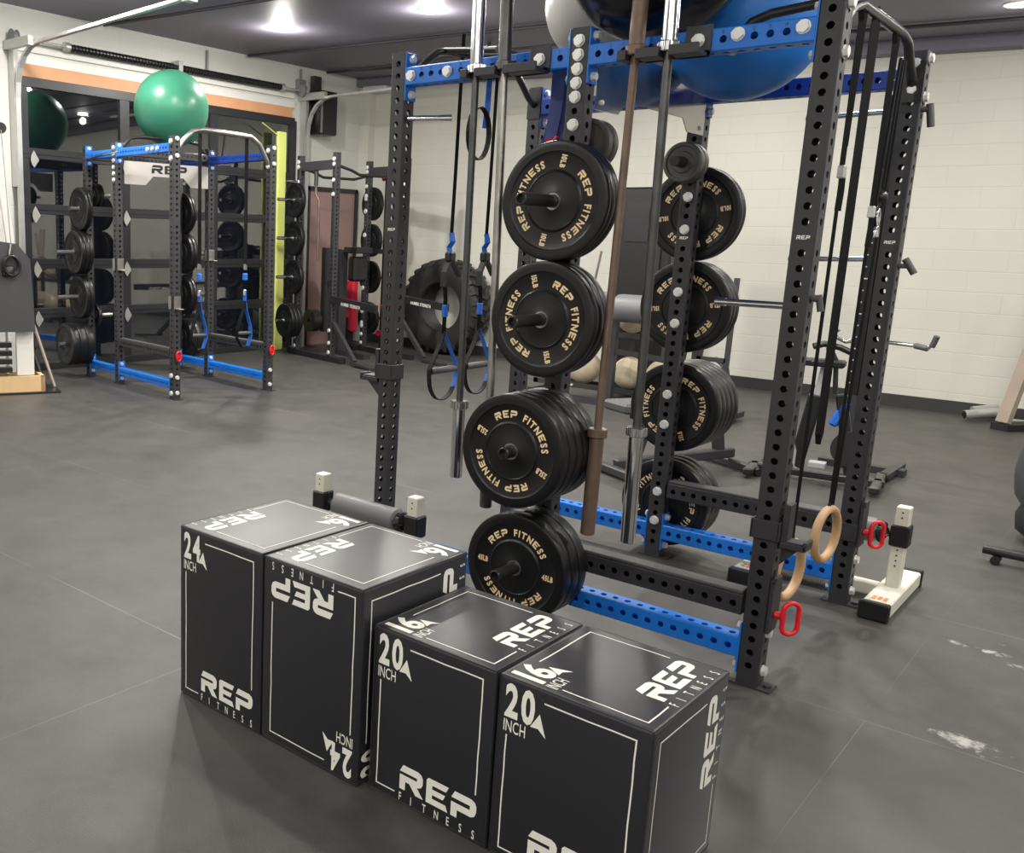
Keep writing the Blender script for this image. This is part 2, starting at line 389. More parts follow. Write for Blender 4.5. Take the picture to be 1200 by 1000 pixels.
REP = {  # wide stencil capitals, height 1
 'R': (1.25, [[(.0, .72), (.16, 1), (.95, 1), (1.12, .93), (1.2, .8), (1.2, .72)], [(.9, .72), (1.2, .72), (1.2, .56), (1.12, .42), (.95, .35), (.9, .35)], [(0, .35), (0, .60), (.9, .60), (.9, .35)], [(0, 0), (0, .36), (.3, .36), (.3, 0)], [(.5, .36), (.9, .36), (1.25, 0), (.85, 0)]]),
 'E': (1.1, [[(0, 0), (0, .9), (.1, 1), (.3, 1), (.3, 0)], [(.3, .76), (.3, 1), (1.1, 1), (.98, .76)], [(.3, .39), (.3, .61), (.95, .61), (.84, .39)], [(.3, 0), (.3, .24), (.98, .24), (1.1, 0)]]),
 'P': (1.2, [[(.0, .72), (.16, 1), (.95, 1), (1.12, .93), (1.2, .8), (1.2, .72)], [(.9, .72), (1.2, .72), (1.2, .56), (1.12, .38), (.95, .30), (.9, .30)], [(0, .30), (0, .56), (.9, .56), (.9, .30)], [(0, 0), (0, .31), (.3, .31), (.3, 0)]])}
def letter(ch, bold=0, rep=False):
    if rep and ch in REP:
        wd, polys = REP[ch]; vs = []; fs = []
        for p in polys: o = len(vs); vs += p; fs.append(tuple(o+i for i in range(len(p))))
        return vs, fs, wd
    return glyph(ch, bold)
def write(mb, text, O, u, v, width=None, height=.05, gap=.12, bold=0, rep=False, sx=1.0):
    """text in a line starting at O along u, v up"""
    O, u, v = Vector(O), Vector(u), Vector(v); L = []
    x = 0
    for ch in text:
        if ch == ' ': x += .45; continue
        vs, fs, wd = letter(ch, bold, rep); L.append((x, vs, fs)); x += wd*sx+gap
    tot = x-gap; k = (width/tot) if width else height
    for (x0, vs, fs) in L:
        mb.add([O+u*((x0+a*sx)*k)+v*(b*height) for a, b in vs], fs)
    return tot*k
def write_arc(mb, text, c, u, v, R, h, a_mid, gap=.16, bold=0, rep=(), sx=1.0, wx=1.0):
    """text along a circle (clockwise, tops outward), centred on angle a_mid (deg)"""
    c, u, v = Vector(c), Vector(u), Vector(v); L = []; x = 0
    for ch in text:
        if ch == ' ': x += .7; continue
        vs, fs, wd = letter(ch, bold, ch in rep); s2 = .72 if ch in rep else sx; L.append((x, vs, fs, s2)); x += wd*s2+gap
    tot = x-gap; kx = h*wx
    for (x0, vs, fs, s2) in L:
        pv = []
        for a, b in vs:
            th = math.radians(a_mid)+(tot/2-(x0+a*s2))*kx/R; rr = R+(b-.5)*h
            pv.append(c+u*(rr*math.cos(th))+v*(rr*math.sin(th)))
        mb.add(pv, fs)

# ------------------------------------------------------------------ the room
XL, XR, YB, YF = -8.5, 5.2, 7.74, -6.2
o = struct(MB().add([(XL-.6, YF-.2, 0), (XR+.2, YF-.2, 0), (XR+.2, YB+.3, 0), (XL-.6, YB+.3, 0), (XL-.6, YF-.2, -.1), (XR+.2, YF-.2, -.1), (XR+.2, YB+.3, -.1), (XL-.6, YB+.3, -.1)],
     [(0, 1, 2, 3), (7, 6, 5, 4), (0, 4, 5, 1), (1, 5, 6, 2), (2, 6, 7, 3), (3, 7, 4, 0)]).build('floor', 'floor'))
zc = ceil_z
o = struct(MB().add([(XL-.2, YF-.2, zc(XL-.2)), (XR+.2, YF-.2, zc(XR+.2)), (XR+.2, YB+.3, zc(XR+.2)), (XL-.2, YB+.3, zc(XL-.2)), (XL-.2, YF-.2, 4.1), (XR+.2, YF-.2, 4.1), (XR+.2, YB+.3, 4.1), (XL-.2, YB+.3, 4.1)],
     [(3, 2, 1, 0), (4, 5, 6, 7), (0, 1, 5, 4), (1, 2, 6, 5), (2, 3, 7, 6), (3, 0, 4, 7)]).build('ceiling', 'ceiling'))
struct(MB().box((XL-.2, YB, 0), (XR+.2, YB+.2, 4.0)).build('wall_back', 'wall'))
struct(MB().box((XR, YF, 0), (XR+.2, YB, 4.0)).build('wall_right', 'wallgrey'))
struct(MB().box((XL-.2, YF-.2, 0), (XR+.2, YF, 4.0)).build('wall_front', 'wallgrey'))
# left wall with the garage door opening
DY0, DY1, DZ = 2.0, 6.15, 3.12
struct(MB().box((XL-.2, YF, 0), (XL, DY0, 4.0)).box((XL-.2, DY1, 0), (XL, YB, 4.0)).box((XL-.2, DY0, DZ), (XL, DY1, 4.0)).build('wall_left', 'wallgrey'))
struct(MB().box((XL, YB-.10, 0), (XL+.0, YB, 0.01)).box((XL, YB-.14, 0), (XL+.18, YB, 3.85)).build('trim_1', 'wall'))
struct(MB().box((XL+.18, YB-.015, 0), (XR, YB, .125)).build('baseboard_back', 'base'))
struct(MB().box((XL+.3, YB-.95, 0), (XL+6.6, YB-.06, .012)).build('trim_2', 'base')) if False else None
# ceiling beams and pipes along the back wall
mb = MB()
for yb in (YB-.13,): mb.beam((XL, yb, zc(XL)-.06), (XR, yb, zc(XR)-.06), .22, .12)
struct(mb.build('trim_3', 'ceiling'))
for k, yb in enumerate((3.05, 5.25, 6.75)):
    struct(MB().tube([(XL+.1, yb, zc(XL)-.03), (XR-.1, yb, zc(XR)-.03)], .018, 8).build('trim_%d' % (4+k), 'beamdark', smooth=40))
# conduit clips / sprinkler pipe
t = thing('sprinkler_pipe', 'dark sprinkler pipe with a hanging head under the ceiling near the far corner', 'pipe', (-5.2, 5.9, zc(-5.2)))
MB().tube([(-2.2, .15, -.08), (0, 0, -.1), (2.5, -.1, -.17)], .014, 8).build('pipe_run', 'beamdark', t, 40)
MB().cyl((0, 0, -.14), (0, 0, .02), .02, 10).cyl((0, 0, -.2), (0, 0, -.14), .035, 10).build('sprinkler_head', 'beamdark', t, 40)
# garage door: timber header, frame, glazed sections
struct(MB().box((XL-.02, DY0-.04, 3.10), (XL+.07, DY1-.05, 3.27)).build('trim_7', 'beamwood'))
struct(MB().box((XL, DY0-.05, 3.275), (XL+.05, DY1+.02, 3.36)).box((XL, DY0-.05, 3.40), (XL+.035, DY1+.02, 3.46)).build('trim_8', 'whiteplastic'))
door = MB(); dx0, dx1 = XL+.03, XL+.085
rows = [0.03, .64, 1.185, 1.775, 2.36, 3.09]
cols = [DY0+.02, 3.33, 4.70, DY1-.03]
for r_ in rows: hh = .10 if r_ in (rows[0], rows[-1]) else .11; door.box((dx0, DY0, max(.0, r_-hh/2)), (dx1, DY1, r_+hh/2), .004)
for c_ in cols: ww = .13; door.box((dx0+.004, c_-ww/2, 0.02), (dx1-.004, c_+ww/2, 3.10))
for r_ in rows[1:-1]: door.box((dx1-.01, DY0, r_-.008), (dx1+.006, DY1, r_+.008))
droot = struct(bpy.data.objects.new('door_1', None)); COL.objects.link(droot)
droot.location = (0, 0, 0)
struct(door.build('door_frame', 'frameblk', droot))
for i in range(5):
    for j in range(3):
        struct(MB().box((dx0+.02, cols[j]+.05, rows[i]+.04), (dx0+.028, cols[j+1]-.05, rows[i+1]-.04)).build('pane', 'glass', droot))
hg = MB()
for c_ in (2.13, 3.33):
    for r_ in rows[1:-1]: hg.poly([(-.04, 0), (.06, .0), (.03, .05), (.0, .10), (-.03, .05)], (dx1+.008, c_, r_-.07), (0, 1, 0), (0, 0, 1), .006).poly([(-.04, 0), (.06, .0), (.03, -.04), (.0, -.08), (-.03, -.04)][::-1], (dx1+.008, c_, r_-.07), (0, 1, 0), (0, 0, 1), .006)
struct(hg.build('hinge', 'galv', droot))
# pink door on the left wall beyond the garage door
d2 = struct(bpy.data.objects.new('door_2', None)); COL.objects.link(d2)
struct(MB().box((XL, 6.52, 0), (XL+.04, 7.50, 2.20)).build('door_leaf', 'pink', d2)); struct(MB().box((XL, 6.47, 0), (XL+.06, 6.52, 2.26)).box((XL, 7.50, 0), (XL+.06, 7.55, 2.26)).box((XL, 6.47, 2.20), (XL+.06, 7.55, 2.26)).build('door_frame', 'frameblk', d2))
# ceiling lights
for i, (x, y, pw) in enumerate(LIGHTS):
    names = {0: 'round recessed ceiling light nearest the timber-topped garage door', 1: 'round recessed ceiling light above the bare barbell sleeves, right of the door track end', 3: 'round recessed ceiling light at the top right by the block wall'}
    t = thing('ceiling_light', names.get(i, 'round recessed ceiling light of the gym, out of the picture'), 'light', (x, y, zc(x)), 0, 'recessed ceiling lights')
    MB().lathe((0, 0, 0), (0, 0, -1), [(.115, 0), (.115, .008), (.095, .016), (.088, .008), (.088, 0)], 32).build('bezel', 'whiteplastic', t, 50)
    MB().lathe((0, 0, 0), (0, 0, -1), [(.088, .010), (.05, .014), (0, .015)], 32).build('lens', 'lens', t, 50)
# garage door tracks
def track(y, label, x_end, z_end, hang):
    t = thing('door_track', label, 'track', (XL, y, 0), 0, 'tracks of the glazed garage door')
    pts = [(.13, 0, .0), (.13, 0, 2.9), (.15, 0, 3.06), (.20, 0, 3.20), (.29, 0, 3.31), (.41, 0, 3.38), (.55, 0, 3.41)]
    n = 7
    for k in range(1, n+1): f = k/n; pts.append((.55+(x_end-.55)*f, 0, 3.41+(z_end-3.41)*f))
    MB().ribbon(pts, .055, .028, (0, 1, 0)).build('rail', 'galv', t)
    MB().box((.015, -.03, 2.0), (.12, .02, 3.5)).box((.02, -.08, 3.38), (.5, -.02, 3.47)).build('bracket', 'galv', t)
    if hang: MB().box((x_end-.06, -.05, z_end-.04), (x_end+.03, .05, z_end+.03)).beam((x_end-.02, 0, z_end), (x_end-.02, 0, zc(XL+x_end)), .03, .004).beam((x_end-.02, 0, z_end), (x_end-.3, 0, zc(XL+x_end)), .03, .004).build('hanger', 'galv', t)
    MB().tube([(.07, 0, .05), (.07, 0, 3.42)], .008, 6).build('lift_cable', 'galv', t)
    return t
track(DY0-.06, 'galvanised door track at the picture\'s upper left, curving out under the ceiling', 2.95, 3.50, True)
track(DY1+.20, 'galvanised door track beside the black speaker, curving out toward the blue rack', 4.6, 3.46, False)
t = thing('torsion_spring', 'long black torsion spring and shaft above the garage door', 'spring', (XL, 4.1, 3.50))
MB().cyl((.12, -2.2, 0), (.12, 2.2, 0), .014, 10).build('shaft', 'galv', t, 40)
mb = MB()
for (a, b) in ((-1.55, -.03), (.03, 1.75)):
    mb.cyl((.12, a, 0), (.12, b, 0), .030, 14)
    k = int((b-a)/.045)
    for i in range(k): mb.cyl((.12, a+i*.045, 0), (.12, a+i*.045+.02, 0), .040, 14)
mb.build('coil', 'plastic', t, 40)
mb = MB()
for y in (-2.18, 2.15): mb.lathe((.12, y, 0), (0, 1, 0), [(.0, -.03), (.08, -.03), (.06, -.015), (.06, .015), (.08, .03), (0, .03)], 20)
mb.build('cable_drum', 'greymetal', t, 40)
MB().cyl((.12, -1.58, 0), (.12, -1.52, 0), .05, 14).cyl((.12, 1.72, 0), (.12, 1.78, 0), .05, 14).box((0, -.03, -.08), (.16, .03, .08)).build('end_cone', 'galv', t, 40)
# wall fittings
t = thing('loudspeaker', 'black wall speaker hanging beside the curved door track', 'speaker', (XL+.02, 6.62, 2.95), 0)
MB().box((.03, -.16, 0), (.27, .17, .58), .02).build('cabinet', 'plastic', t); MB().box((-.02, -.05, .3), (.04, .05, .5)).box((.02, -.14, .58), (.1, 0, .78)).build('bracket', 'darksteel', t)
o = MB().box((XL, 6.22, 3.50), (XL+.07, 6.36, 3.66), .006).tube([(XL+.035, 6.29, 3.66), (XL+.035, 6.29, 3.80)], .014, 8).build('junction_box', 'greymetal'); tag(o, 'grey electrical box with conduit on the left wall below the ceiling', 'electrical box')
o = MB().tube([(XL+.03, 4.62, 3.5), (XL+.03, 4.62, 3.79)], .016, 8).build('conduit', 'greymetal', smooth=40); tag(o, 'thin grey conduit rising to the ceiling above the green ball', 'conduit')
t = thing('emergency_light', 'white rounded light unit under the ceiling near the far left corner', 'light', (XL+.32, 7.60, 3.70))
MB().box((-.22, -.10, -.07), (.22, .12, .03), .03).build('housing', 'whiteplastic', t, 40)
o = MB().box((XL+.17, 5.70, 0), (XL+.22, 5.86, 2.92), .01).beam((XL+.2, 5.72, 2.86), (XL+.2, 5.42, 3.0), .02, .01).build('foam_strip', 'yellow'); tag(o, 'yellow-green upright strip at the garage door\'s right end', 'strip')

# ------------------------------------------------------------------ plyo boxes
def outline(mb, pts, O, u, v, w_=.004, jit=.0012):
    """thin printed line through 2D points (rectilinear), gently wavy"""
    O, u, v = Vector(O), Vector(u), Vector(v)
    P = []
    for (a, b) in zip(pts[:-1], pts[1:]):
        n = max(2, int(math.dist(a, b)/.05))
        for k in range(n):
            f = k/n; j = 0 if k == 0 else random.uniform(-jit, jit); dx, dy = b[0]-a[0], b[1]-a[1]; L = math.hypot(dx, dy)
            P.append((a[0]+dx*f-dy/L*j, a[1]+dy*f+dx/L*j))
    P.append(pts[-1]); n = len(P); vs = []
    for i, p in enumerate(P):
        a, b = P[max(i-1, 0)], P[min(i+1, n-1)]; d1 = Vector((p[0]-a[0], p[1]-a[1])); d2 = Vector((b[0]-p[0], b[1]-p[1]))
        if d1.length < 1e-9: d1 = d2
        if d2.length < 1e-9: d2 = d1
        d1.normalize(); d2.normalize(); nn = Vector((-(d1.y+d2.y), d1.x+d2.x)); nn = nn/nn.length; k = w_/2/max(.5, nn.dot(Vector((-d1.y, d1.x))))
        vs += [O+u*(p[0]+nn.x*k)+v*(p[1]+nn.y*k), O+u*(p[0]-nn.x*k)+v*(p[1]-nn.y*k)]
    mb.add(vs, [(2*i, 2*i+1, 2*i+3, 2*i+2) for i in range(n-1)])
def face_print(mb, O, u, v, W, H, num):
    """O = lower-left corner in reading direction"""
    O, u, v = Vector(O), Vector(u), Vector(v); n = u.cross(v); O = O+n*.0007
    s = .40
    m = .030
    xr, yt = W-.040, H-.036
    nw = .084; nh = .088; ty = H-.016-nh
    # number, word INCH and the small pointed arrow
    write(mb, num, O+u*.020+v*ty, u, v, width=nw, height=nh, gap=.07, bold=.035, sx=.62)
    write(mb, 'INCH', O+u*.020+v*(ty-.043), u, v, width=.062, height=.034, gap=.10, bold=.004, sx=.8)
    ax = .020+nw+.004
    mb.add([O+u*(ax-.014)+v*(ty-.006), O+u*(ax+.010)+v*(ty+.036), O+u*(ax+.030)+v*(ty-.022), O+u*(ax+.008)+v*(ty-.004)], [(0, 3, 2, 1)])
    # frame: upper line and right side
    outline(mb, [(ax+.020, yt), (xr, yt), (xr, .14)], O, u, v)
    outline(mb, [(m, ty-.052), (m, m), (W-.305, m)], O, u, v)
    rw = .255
    write(mb, 'REP', O+u*(W-.034-rw)+v*.048, u, v, width=rw, height=.075, gap=.14, rep=True)
    # widely spaced word below
    x0, x1 = W-.289, W-.024; word = 'FITNESS'
    for i, ch in enumerate(word):
        vs, fs, wd = glyph(ch, .01); k = .026; xx = x0+(x1-x0-.02)*i/6
        mb.add([O+u*(xx+a*k*.8)+v*(.012+b*k) for a, b in vs], fs)
def plyo(label, lx, ly, W, D, H, num, numtop, flip, topmode, numside):
    by = -0.00839; bx, byy = .26015, -1.52589
    c, s = math.cos(by), math.sin(by)
    wx, wy = bx+c*lx-s*ly, byy+s*lx+c*ly     # front right lower corner
    t = thing('plyo_box', label, 'plyo box', (wx-c*W/2-s*D/2, wy-s*W/2+c*D/2, 0), by, 'soft plyometric boxes in a row')
    import bmesh
    bm = bmesh.new(); bmesh.ops.create_cube(bm, size=1); bmesh.ops.scale(bm, vec=(W, D, H-.004), verts=bm.verts); bmesh.ops.translate(bm, vec=(0, 0, H/2+.002), verts=bm.verts)
    bmesh.ops.bevel(bm, geom=list(bm.edges), offset=.011, segments=3, affect='EDGES', profile=.6)
    me = bpy.data.meshes.new('cover'); bm.to_mesh(me); bm.free(); me.materials.append(M['vinyl'])
    me.polygons.foreach_set('use_smooth', [True]*len(me.polygons)); me.set_sharp_from_angle(angle=math.radians(40))
    o = bpy.data.objects.new('cover', me); COL.objects.link(o); o.parent = t
    # stitched seams along the edges
    pm = MB(); r = .0035; e = .0035
    for z in (H-e, e+.002): pm.tube([(W/2-e, D/2-e, z), (-W/2+e, D/2-e, z), (-W/2+e, -D/2+e, z), (W/2-e, -D/2+e, z)], r, 6, closed=True)
    for x in (-1, 1):
        for y in (-1, 1): pm.tube([(x*(W/2-e), y*(D/2-e), .004), (x*(W/2-e), y*(D/2-e), H-e)], r, 6)
    pm.build('seam', 'vinyl', t, 60)
    x0, x1, y0, y1 = -W/2, W/2, -D/2, D/2
    X, Y, Z = Vector((1, 0, 0)), Vector((0, 1, 0)), Vector((0, 0, 1))
    pr = MB()
    if not flip: face_print(pr, (x0, y0, 0), X, Z, W, H, num)
    else: face_print(pr, (x1, y0, H), -X, -Z, W, H, num)
    if topmode == 0: face_print(pr, (x0, y1, H), -Y, X, D, W, numtop)
    else: face_print(pr, (x1, y0, H), Y, -X, D, W, numtop)
    face_print(pr, (x1, y1, 0), Z, -Y, H, D, numside)
    face_print(pr, (x0, y1, H), -Z, -Y, H, D, numside)
    pr.build('printing', 'white', t)
    return t
W1, D1, H1 = .40068, .50106, .60669; W3, D3, H3 = .40245, .44252, .50427; g = .008
x = 0
plyo('black 20-inch soft plyo box at the right end of the row, nearest the camera', 0, 0, W3, D3, H3, '20', '16', False, 1, '24')
plyo('black 20-inch soft plyo box third from the left, lower than its left neighbour', -W3-g, 0, W3, D3, H3, '20', '16', False, 1, '24')
x = -2*(W3+g)
plyo('tall black plyo box second from the left with upside-down lettering on its front', x-.00925, -.03342, W1, D1, H1, '24', '16', True, 0, '20')
plyo('tall black 24-inch soft plyo box at the left end of the row', x-(W1+g)-.00925, -.03342, W1, D1, H1, '24', '16', False, 0, '20')

# ------------------------------------------------------------------ bumper plates
plate_cache = {}
def plate_mesh(wt, th, text, phi=0, dia=.45, seg=72):
    k = (wt, round(th, 4), text, dia, seg)
    if k in plate_cache: return plate_cache[k]
    R = dia/2; h = th/2; e = min(.008, th*.25); q = .0022
    s_ = R/.225
    half = [(.0255, h-.002), (.034, h), (.036, h-.001), (.100*s_, h-.003), (.107*s_, h-.0025), (.110*s_, h+.0005), (.114*s_, h-.002), (.118*s_, h-q-.003), (.178*s_, h-q-.003), (.184*s_, h-q), (.187*s_, h), (R-.022*s_, h), (R-e, h), (R-e*.3, h-e*.3), (R, h-e)]
    prof = half+[(r, -z) for r, z in half[::-1]]
    mb = MB(); mb.lathe((0, 0, 0), (0, -1, 0), prof, seg, closed=True)
    mb.mi(2); mb.lathe((0, 0, 0), (0, -1, 0), [(.0252, -h+.001), (.0252, h+.0006), (.032, h+.0006), (.033, h-.002)], 32)
    if text:
        mb.mi(1)
        for sgn in (1,):
            c = Vector((0, -(h-q-.003)-.0006, 0)); u = Vector((1, 0, 0)); v = Vector((0, 0, 1))
            for a in (90, 270): write_arc(mb, 'REP FITNESS', c, u, v, .147*s_, .0285, a, gap=.20, bold=.04, rep='REP', sx=1.0, wx=1.20)
            wd = .048
            for sg in (-1, 1):
                write(mb, wt, c+u*(sg*.150-wd/2)-v*.011, u, v, width=wd, height=.022, gap=.10, bold=.05)
    me = mb.build('bumper_plate', ['rubber', 'gold', 'steel'], smooth=35, mesh_only=True)
    plate_cache[k] = me; return me
def place_plate(root, wt, th, text, x, y, z, phi, label, group, dia=.45, seg=72, name='bumper_plate'):
    me = plate_mesh(wt, th, text, 0, dia, seg)
    o = bpy.data.objects.new(name, me); COL.objects.link(o)
    R = Matrix.Rotation(root[1], 4, 'Z')@Matrix.Rotation(-math.radians(phi), 4, 'Y')
    p = Matrix.Rotation(root[1], 3, 'Z')@Vector((x, y, z))
    o.matrix_world = Matrix.Translation(Vector(root[0])+p)@R
    tag(o, label, 'weight plate', group); return o
ORD = ['first', 'second', 'third', 'fourth', 'fifth', 'sixth']

# ------------------------------------------------------------------ racks
HS = .0381
def rack_frame(t, xs, ys, top, k0=0.082, pegs=(), seg=16, lowz=.138, blue='blue'):
    pass
dA, dB, RW = .866, .869, 1.162
xC, xB, xA = 0.0, -dB, -dA-dB
TOP = 2.317+.048; N0 = 45; FIRST = 2.317-44*.0508
rack = thing('power_rack', 'large black and blue six-post power rack in the foreground, behind the boxes', 'power rack', (0, 0, 0))
def upright(t, x, y, top, first, n, seg, logo=True):
    mb = MB(); mb.perf((x, y, .006), (0, 0, 1), (0, -1, 0), top-.006, .0762, n, first-.006, seg=seg, skip=(n-1-14,))
    if logo:
        mb.mi(1); z = first+(n-1-14)*.0508
        write(mb, 'REP', (x-.021, y-HS-.0006, z-.006), (1, 0, 0), (0, 0, 1), width=.042, height=.013, gap=.14, rep=True)
    o = mb.build('upright', ['black', 'white'], t)
    f = MB().box((x-HS-.03, y-HS-.004, .0), (x+HS+.045, y+HS+.004, .007)).cyl((x+HS+.025, y, .007), (x+HS+.025, y, .016), .014, 8); f.build('foot_plate', 'black', o)
    return o
for (x, y) in ((xA, 0), (xB, 0), (xC, 0), (xA, RW), (xB, RW), (xC, RW)): upright(rack, x, y, TOP, FIRST, N0, 20 if y == 0 else 14)
def xmember(t, x0, x1, y, z, mt, seg=16, flange=True, nums=False, heads=(1, 1), fl=.10):
    """crossmember along X between post centres x0<x1 with end flanges"""
    a, b = x0+HS+.006, x1-HS-.006; L = b-a; n = int(L/.0508); first = (L-(n-1)*.0508)/2
    mb = MB(); mb.perf((a, y, z), (1, 0, 0), (0, -1, 0), L, .0762, n, first, seg=seg, caps=False)
    for xx in (a-.006, b): mb.box((xx, y-HS, z-fl), (xx+.006, y+HS, z+fl), .001)
    if nums:
        mb.mi(1)
        for i in range(n):
            k = nums(i)
            if k is None: continue
            xx = a+first+i*.0508
            write(mb, str(k), (xx-.006, y-HS-.0006, z+.018), (1, 0, 0), (0, 0, 1), height=.013, gap=.1)
    mo = mb.build('crossmember', [mt, 'plastic'], t)
    bm = BS()
    for dz in (-.074, .074):
        bm.hexbolt((a, y, z+dz), (1, 0, 0), .016, .014); bm.hexbolt((b, y, z+dz), (-1, 0, 0), .016, .014)
        if heads[0]: bm.hexbolt((x0-HS, y, z+dz), (-1, 0, 0))
        if heads[1]: bm.hexbolt((x1+HS, y, z+dz), (1, 0, 0))
    bm.build('bolt', 'bolt', mo, 30)
def ymember(t, x, y0, y1, z, mt, seg=14, fl=.10, name='crossmember'):
    a, b = y0+HS+.006, y1-HS-.006; L = b-a; n = int(L/.0508); first = (L-(n-1)*.0508)/2
    mb = MB(); mb.perf((x, a, z), (0, 1, 0), (1, 0, 0), L, .0762, n, first, seg=seg, caps=False)
    for yy in (a-.006, b): mb.box((x-HS, yy, z-fl), (x+HS, yy+.006, z+fl), .001)
    mb.build(name, mt, t)
ZT, ZL = 2.262, .138
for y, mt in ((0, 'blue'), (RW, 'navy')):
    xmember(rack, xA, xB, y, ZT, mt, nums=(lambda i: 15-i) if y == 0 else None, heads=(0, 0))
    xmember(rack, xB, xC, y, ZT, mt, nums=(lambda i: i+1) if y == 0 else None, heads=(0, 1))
for y in (0, RW):
    xmember(rack, xB, xC, y, ZL, 'blue', heads=(0, 1), fl=.095)
    xmember(rack, xA, xB, y, ZL, 'blue', heads=(0, 0), fl=.095)
# bolt heads on the faces of the posts
bm = BS()
for k in (0, 1, 2, 3, 4, 6): bm.hexbolt((xB, -HS, 2.317-k*.0508), (0, -1, 0), .0205)
for xx, zz in ((-1.662, 2.262), (-1.47, 2.262), (-.284, 2.272), (-.079, 2.271)): bm.hexbolt((xx, -HS, zz), (0, -1, 0), .0205)
for zc_ in (1.722, 1.272, .768, .27):
    for dz in (-.076, .076):
        bm.hexbolt((xB, RW-HS, zc_+dz), (0, -1, 0), .0205)
bm.hexbolt((xB, RW-HS, 2.02), (0, -1, 0), .018)
for k in (0, 2): bm.hexbolt((xC, RW+.001-HS, 2.317-k*.0508), (0, -1, 0), .018)
bm.build('bolt', 'bolt', rack, 30)
# plate pegs
for zc_ in (1.722, 1.272, .768, .27):
    for (y0, sg) in ((-HS, -1), (RW+HS, 1)):
        mb = MB(); mb.box((xB-.032, y0, zc_-.1), (xB+.032, y0+sg*.006, zc_+.1)); L = .343
        mb.lathe((xB, y0, zc_), (0, sg, 0), [(.0235, 0), (.0235, L-.003), (.0205, L), (.017, L), (.017, L-.02), (0, L-.02)], 28)
        mb.build('storage_peg', 'satin', rack, 40)
# multi-grip pull-up bar (left bay) and round pull-up bar (front), logo plate
mb = MB(); zt = TOP-.04
mb.tube([(xA, HS, zt-.05), (xA, .10, zt-.02), (xA, .16, zt+.03), (xA, .24, zt+.08), (xA, .32, zt+.10), (xA, .84, zt+.10), (xA, .93, zt+.08), (xA, 1.0, zt+.03), (xA, 1.06, zt-.02), (xA, RW-HS, zt-.05)], .017, 14)
mb.tube([(xA+.06, .30, zt+.09), (xA+.06, .86, zt+.09)], .017, 12)
for yy in (.3, .45, .72, .86): mb.tube([(xA, yy, zt+.10), (xA+.3, yy, zt+.07)], .015, 12)
mb.tube([(xA+.3, .28, zt+.07), (xA+.3, .88, zt+.07)], .015, 12)
mb.box((xA-HS, HS, zt-.12), (xA+HS, HS+.006, zt+.03)).box((xA-HS, RW-HS-.006, zt-.12), (xA+HS, RW-HS, zt+.03))
mb.build('pull_up_bar', 'satin', rack, 50)
mb = MB(); mb.tube([(xC, HS, zt-.06), (xC, .10, zt-.02), (xC, .17, zt+.03), (xC, .27, zt+.06), (xC, .85, zt+.06), (xC, .95, zt+.04), (xC, 1.03, zt-.03), (xC, RW-HS, zt-.09)], .0185, 16)
mb.box((xC-HS, HS, zt-.16), (xC+HS, HS+.006, zt+.0)).box((xC-HS, RW-HS-.006, zt-.16), (xC+HS, RW-HS, zt+.0))
mb.build('pull_up_bar', 'satin', rack, 50)
MB().tube([(xC-HS, .15, 2.375), (xC-.10, .15, 2.378), (xC-.25, .15, 2.365), (xC-.31, .15, 2.345), (xC-.345, .15, 2.30), (xC-.355, .12, 2.25), (xC-.355, HS, 2.245)], .017, 14).build('grip_handle', 'satin', rack, 50)
mb = MB()
pts = [(.05, 2.31), (1.115, 2.31), (1.115, 2.075), (.93, 2.075), (.87, 2.13), (.30, 2.13), (.24, 2.075), (.05, 2.075)]
mb.poly(pts, (xB+HS+.001, 0, 0), (0, 1, 0), (0, 0, 1), .005)
mb.mi(1); write(mb, 'REP', (xB+HS+.0002, .78, 2.15), (0, -1, 0), (0, 0, 1), width=.40, height=.085, gap=.15, rep=True)
lp = mb.build('logo_plate', ['plate_ss', 'plastic'], rack)
bs = BS()
for yy in (.09, 1.07):
    for zz in (2.105, 2.27): bs.hexbolt((xB+HS+.006, yy, zz), (1, 0, 0), .009, .005)
bs.build('bolt', 'bolt', lp)
ymember(rack, xB, 0, RW, 2.262, 'black')
# chrome band pegs and rods
MB().cyl((xA+HS, .0, 2.09), (xA+HS+.175, .085, 2.09), .0125, 16).cyl((xA+HS+.13, .063, 2.09), (xA+HS+.175, .085, 2.09), .0145, 16).build('band_peg', 'chrome', rack, 40)
MB().cyl((xC-HS, 0, 1.377), (xC-HS-.235, 0, 1.377), .0125, 16).cyl((xC-HS-.20, 0, 1.377), (xC-HS-.235, 0, 1.377), .0148, 16).build('band_peg', 'chrome', rack, 40)
MB().cyl((xC-HS, RW, 1.535), (xC-HS-.36, RW, 1.525), .0115, 12).build('band_peg', 'chrome', rack, 40)
MB().cyl((xC-HS, RW, 2.14), (xC-HS-.36, RW, 2.13), .0115, 12).build('band_peg', 'chrome', rack, 40)
# dark ruled strip fixed to the far front post
mb = MB(); mb.box((xC-HS-.045, RW-HS, .95), (xC-HS-.001, RW+.01, 2.2)); mb.mi(1)
for k in range(24): z = 1.0+k*.05; mb.box((xC-HS-.040, RW-HS-.0008, z), (xC-HS-.040+(.016 if k % 3 == 0 else .007), RW-HS, z+.005))
mb.build('measuring_strip', ['plastic', 'white'], rack)

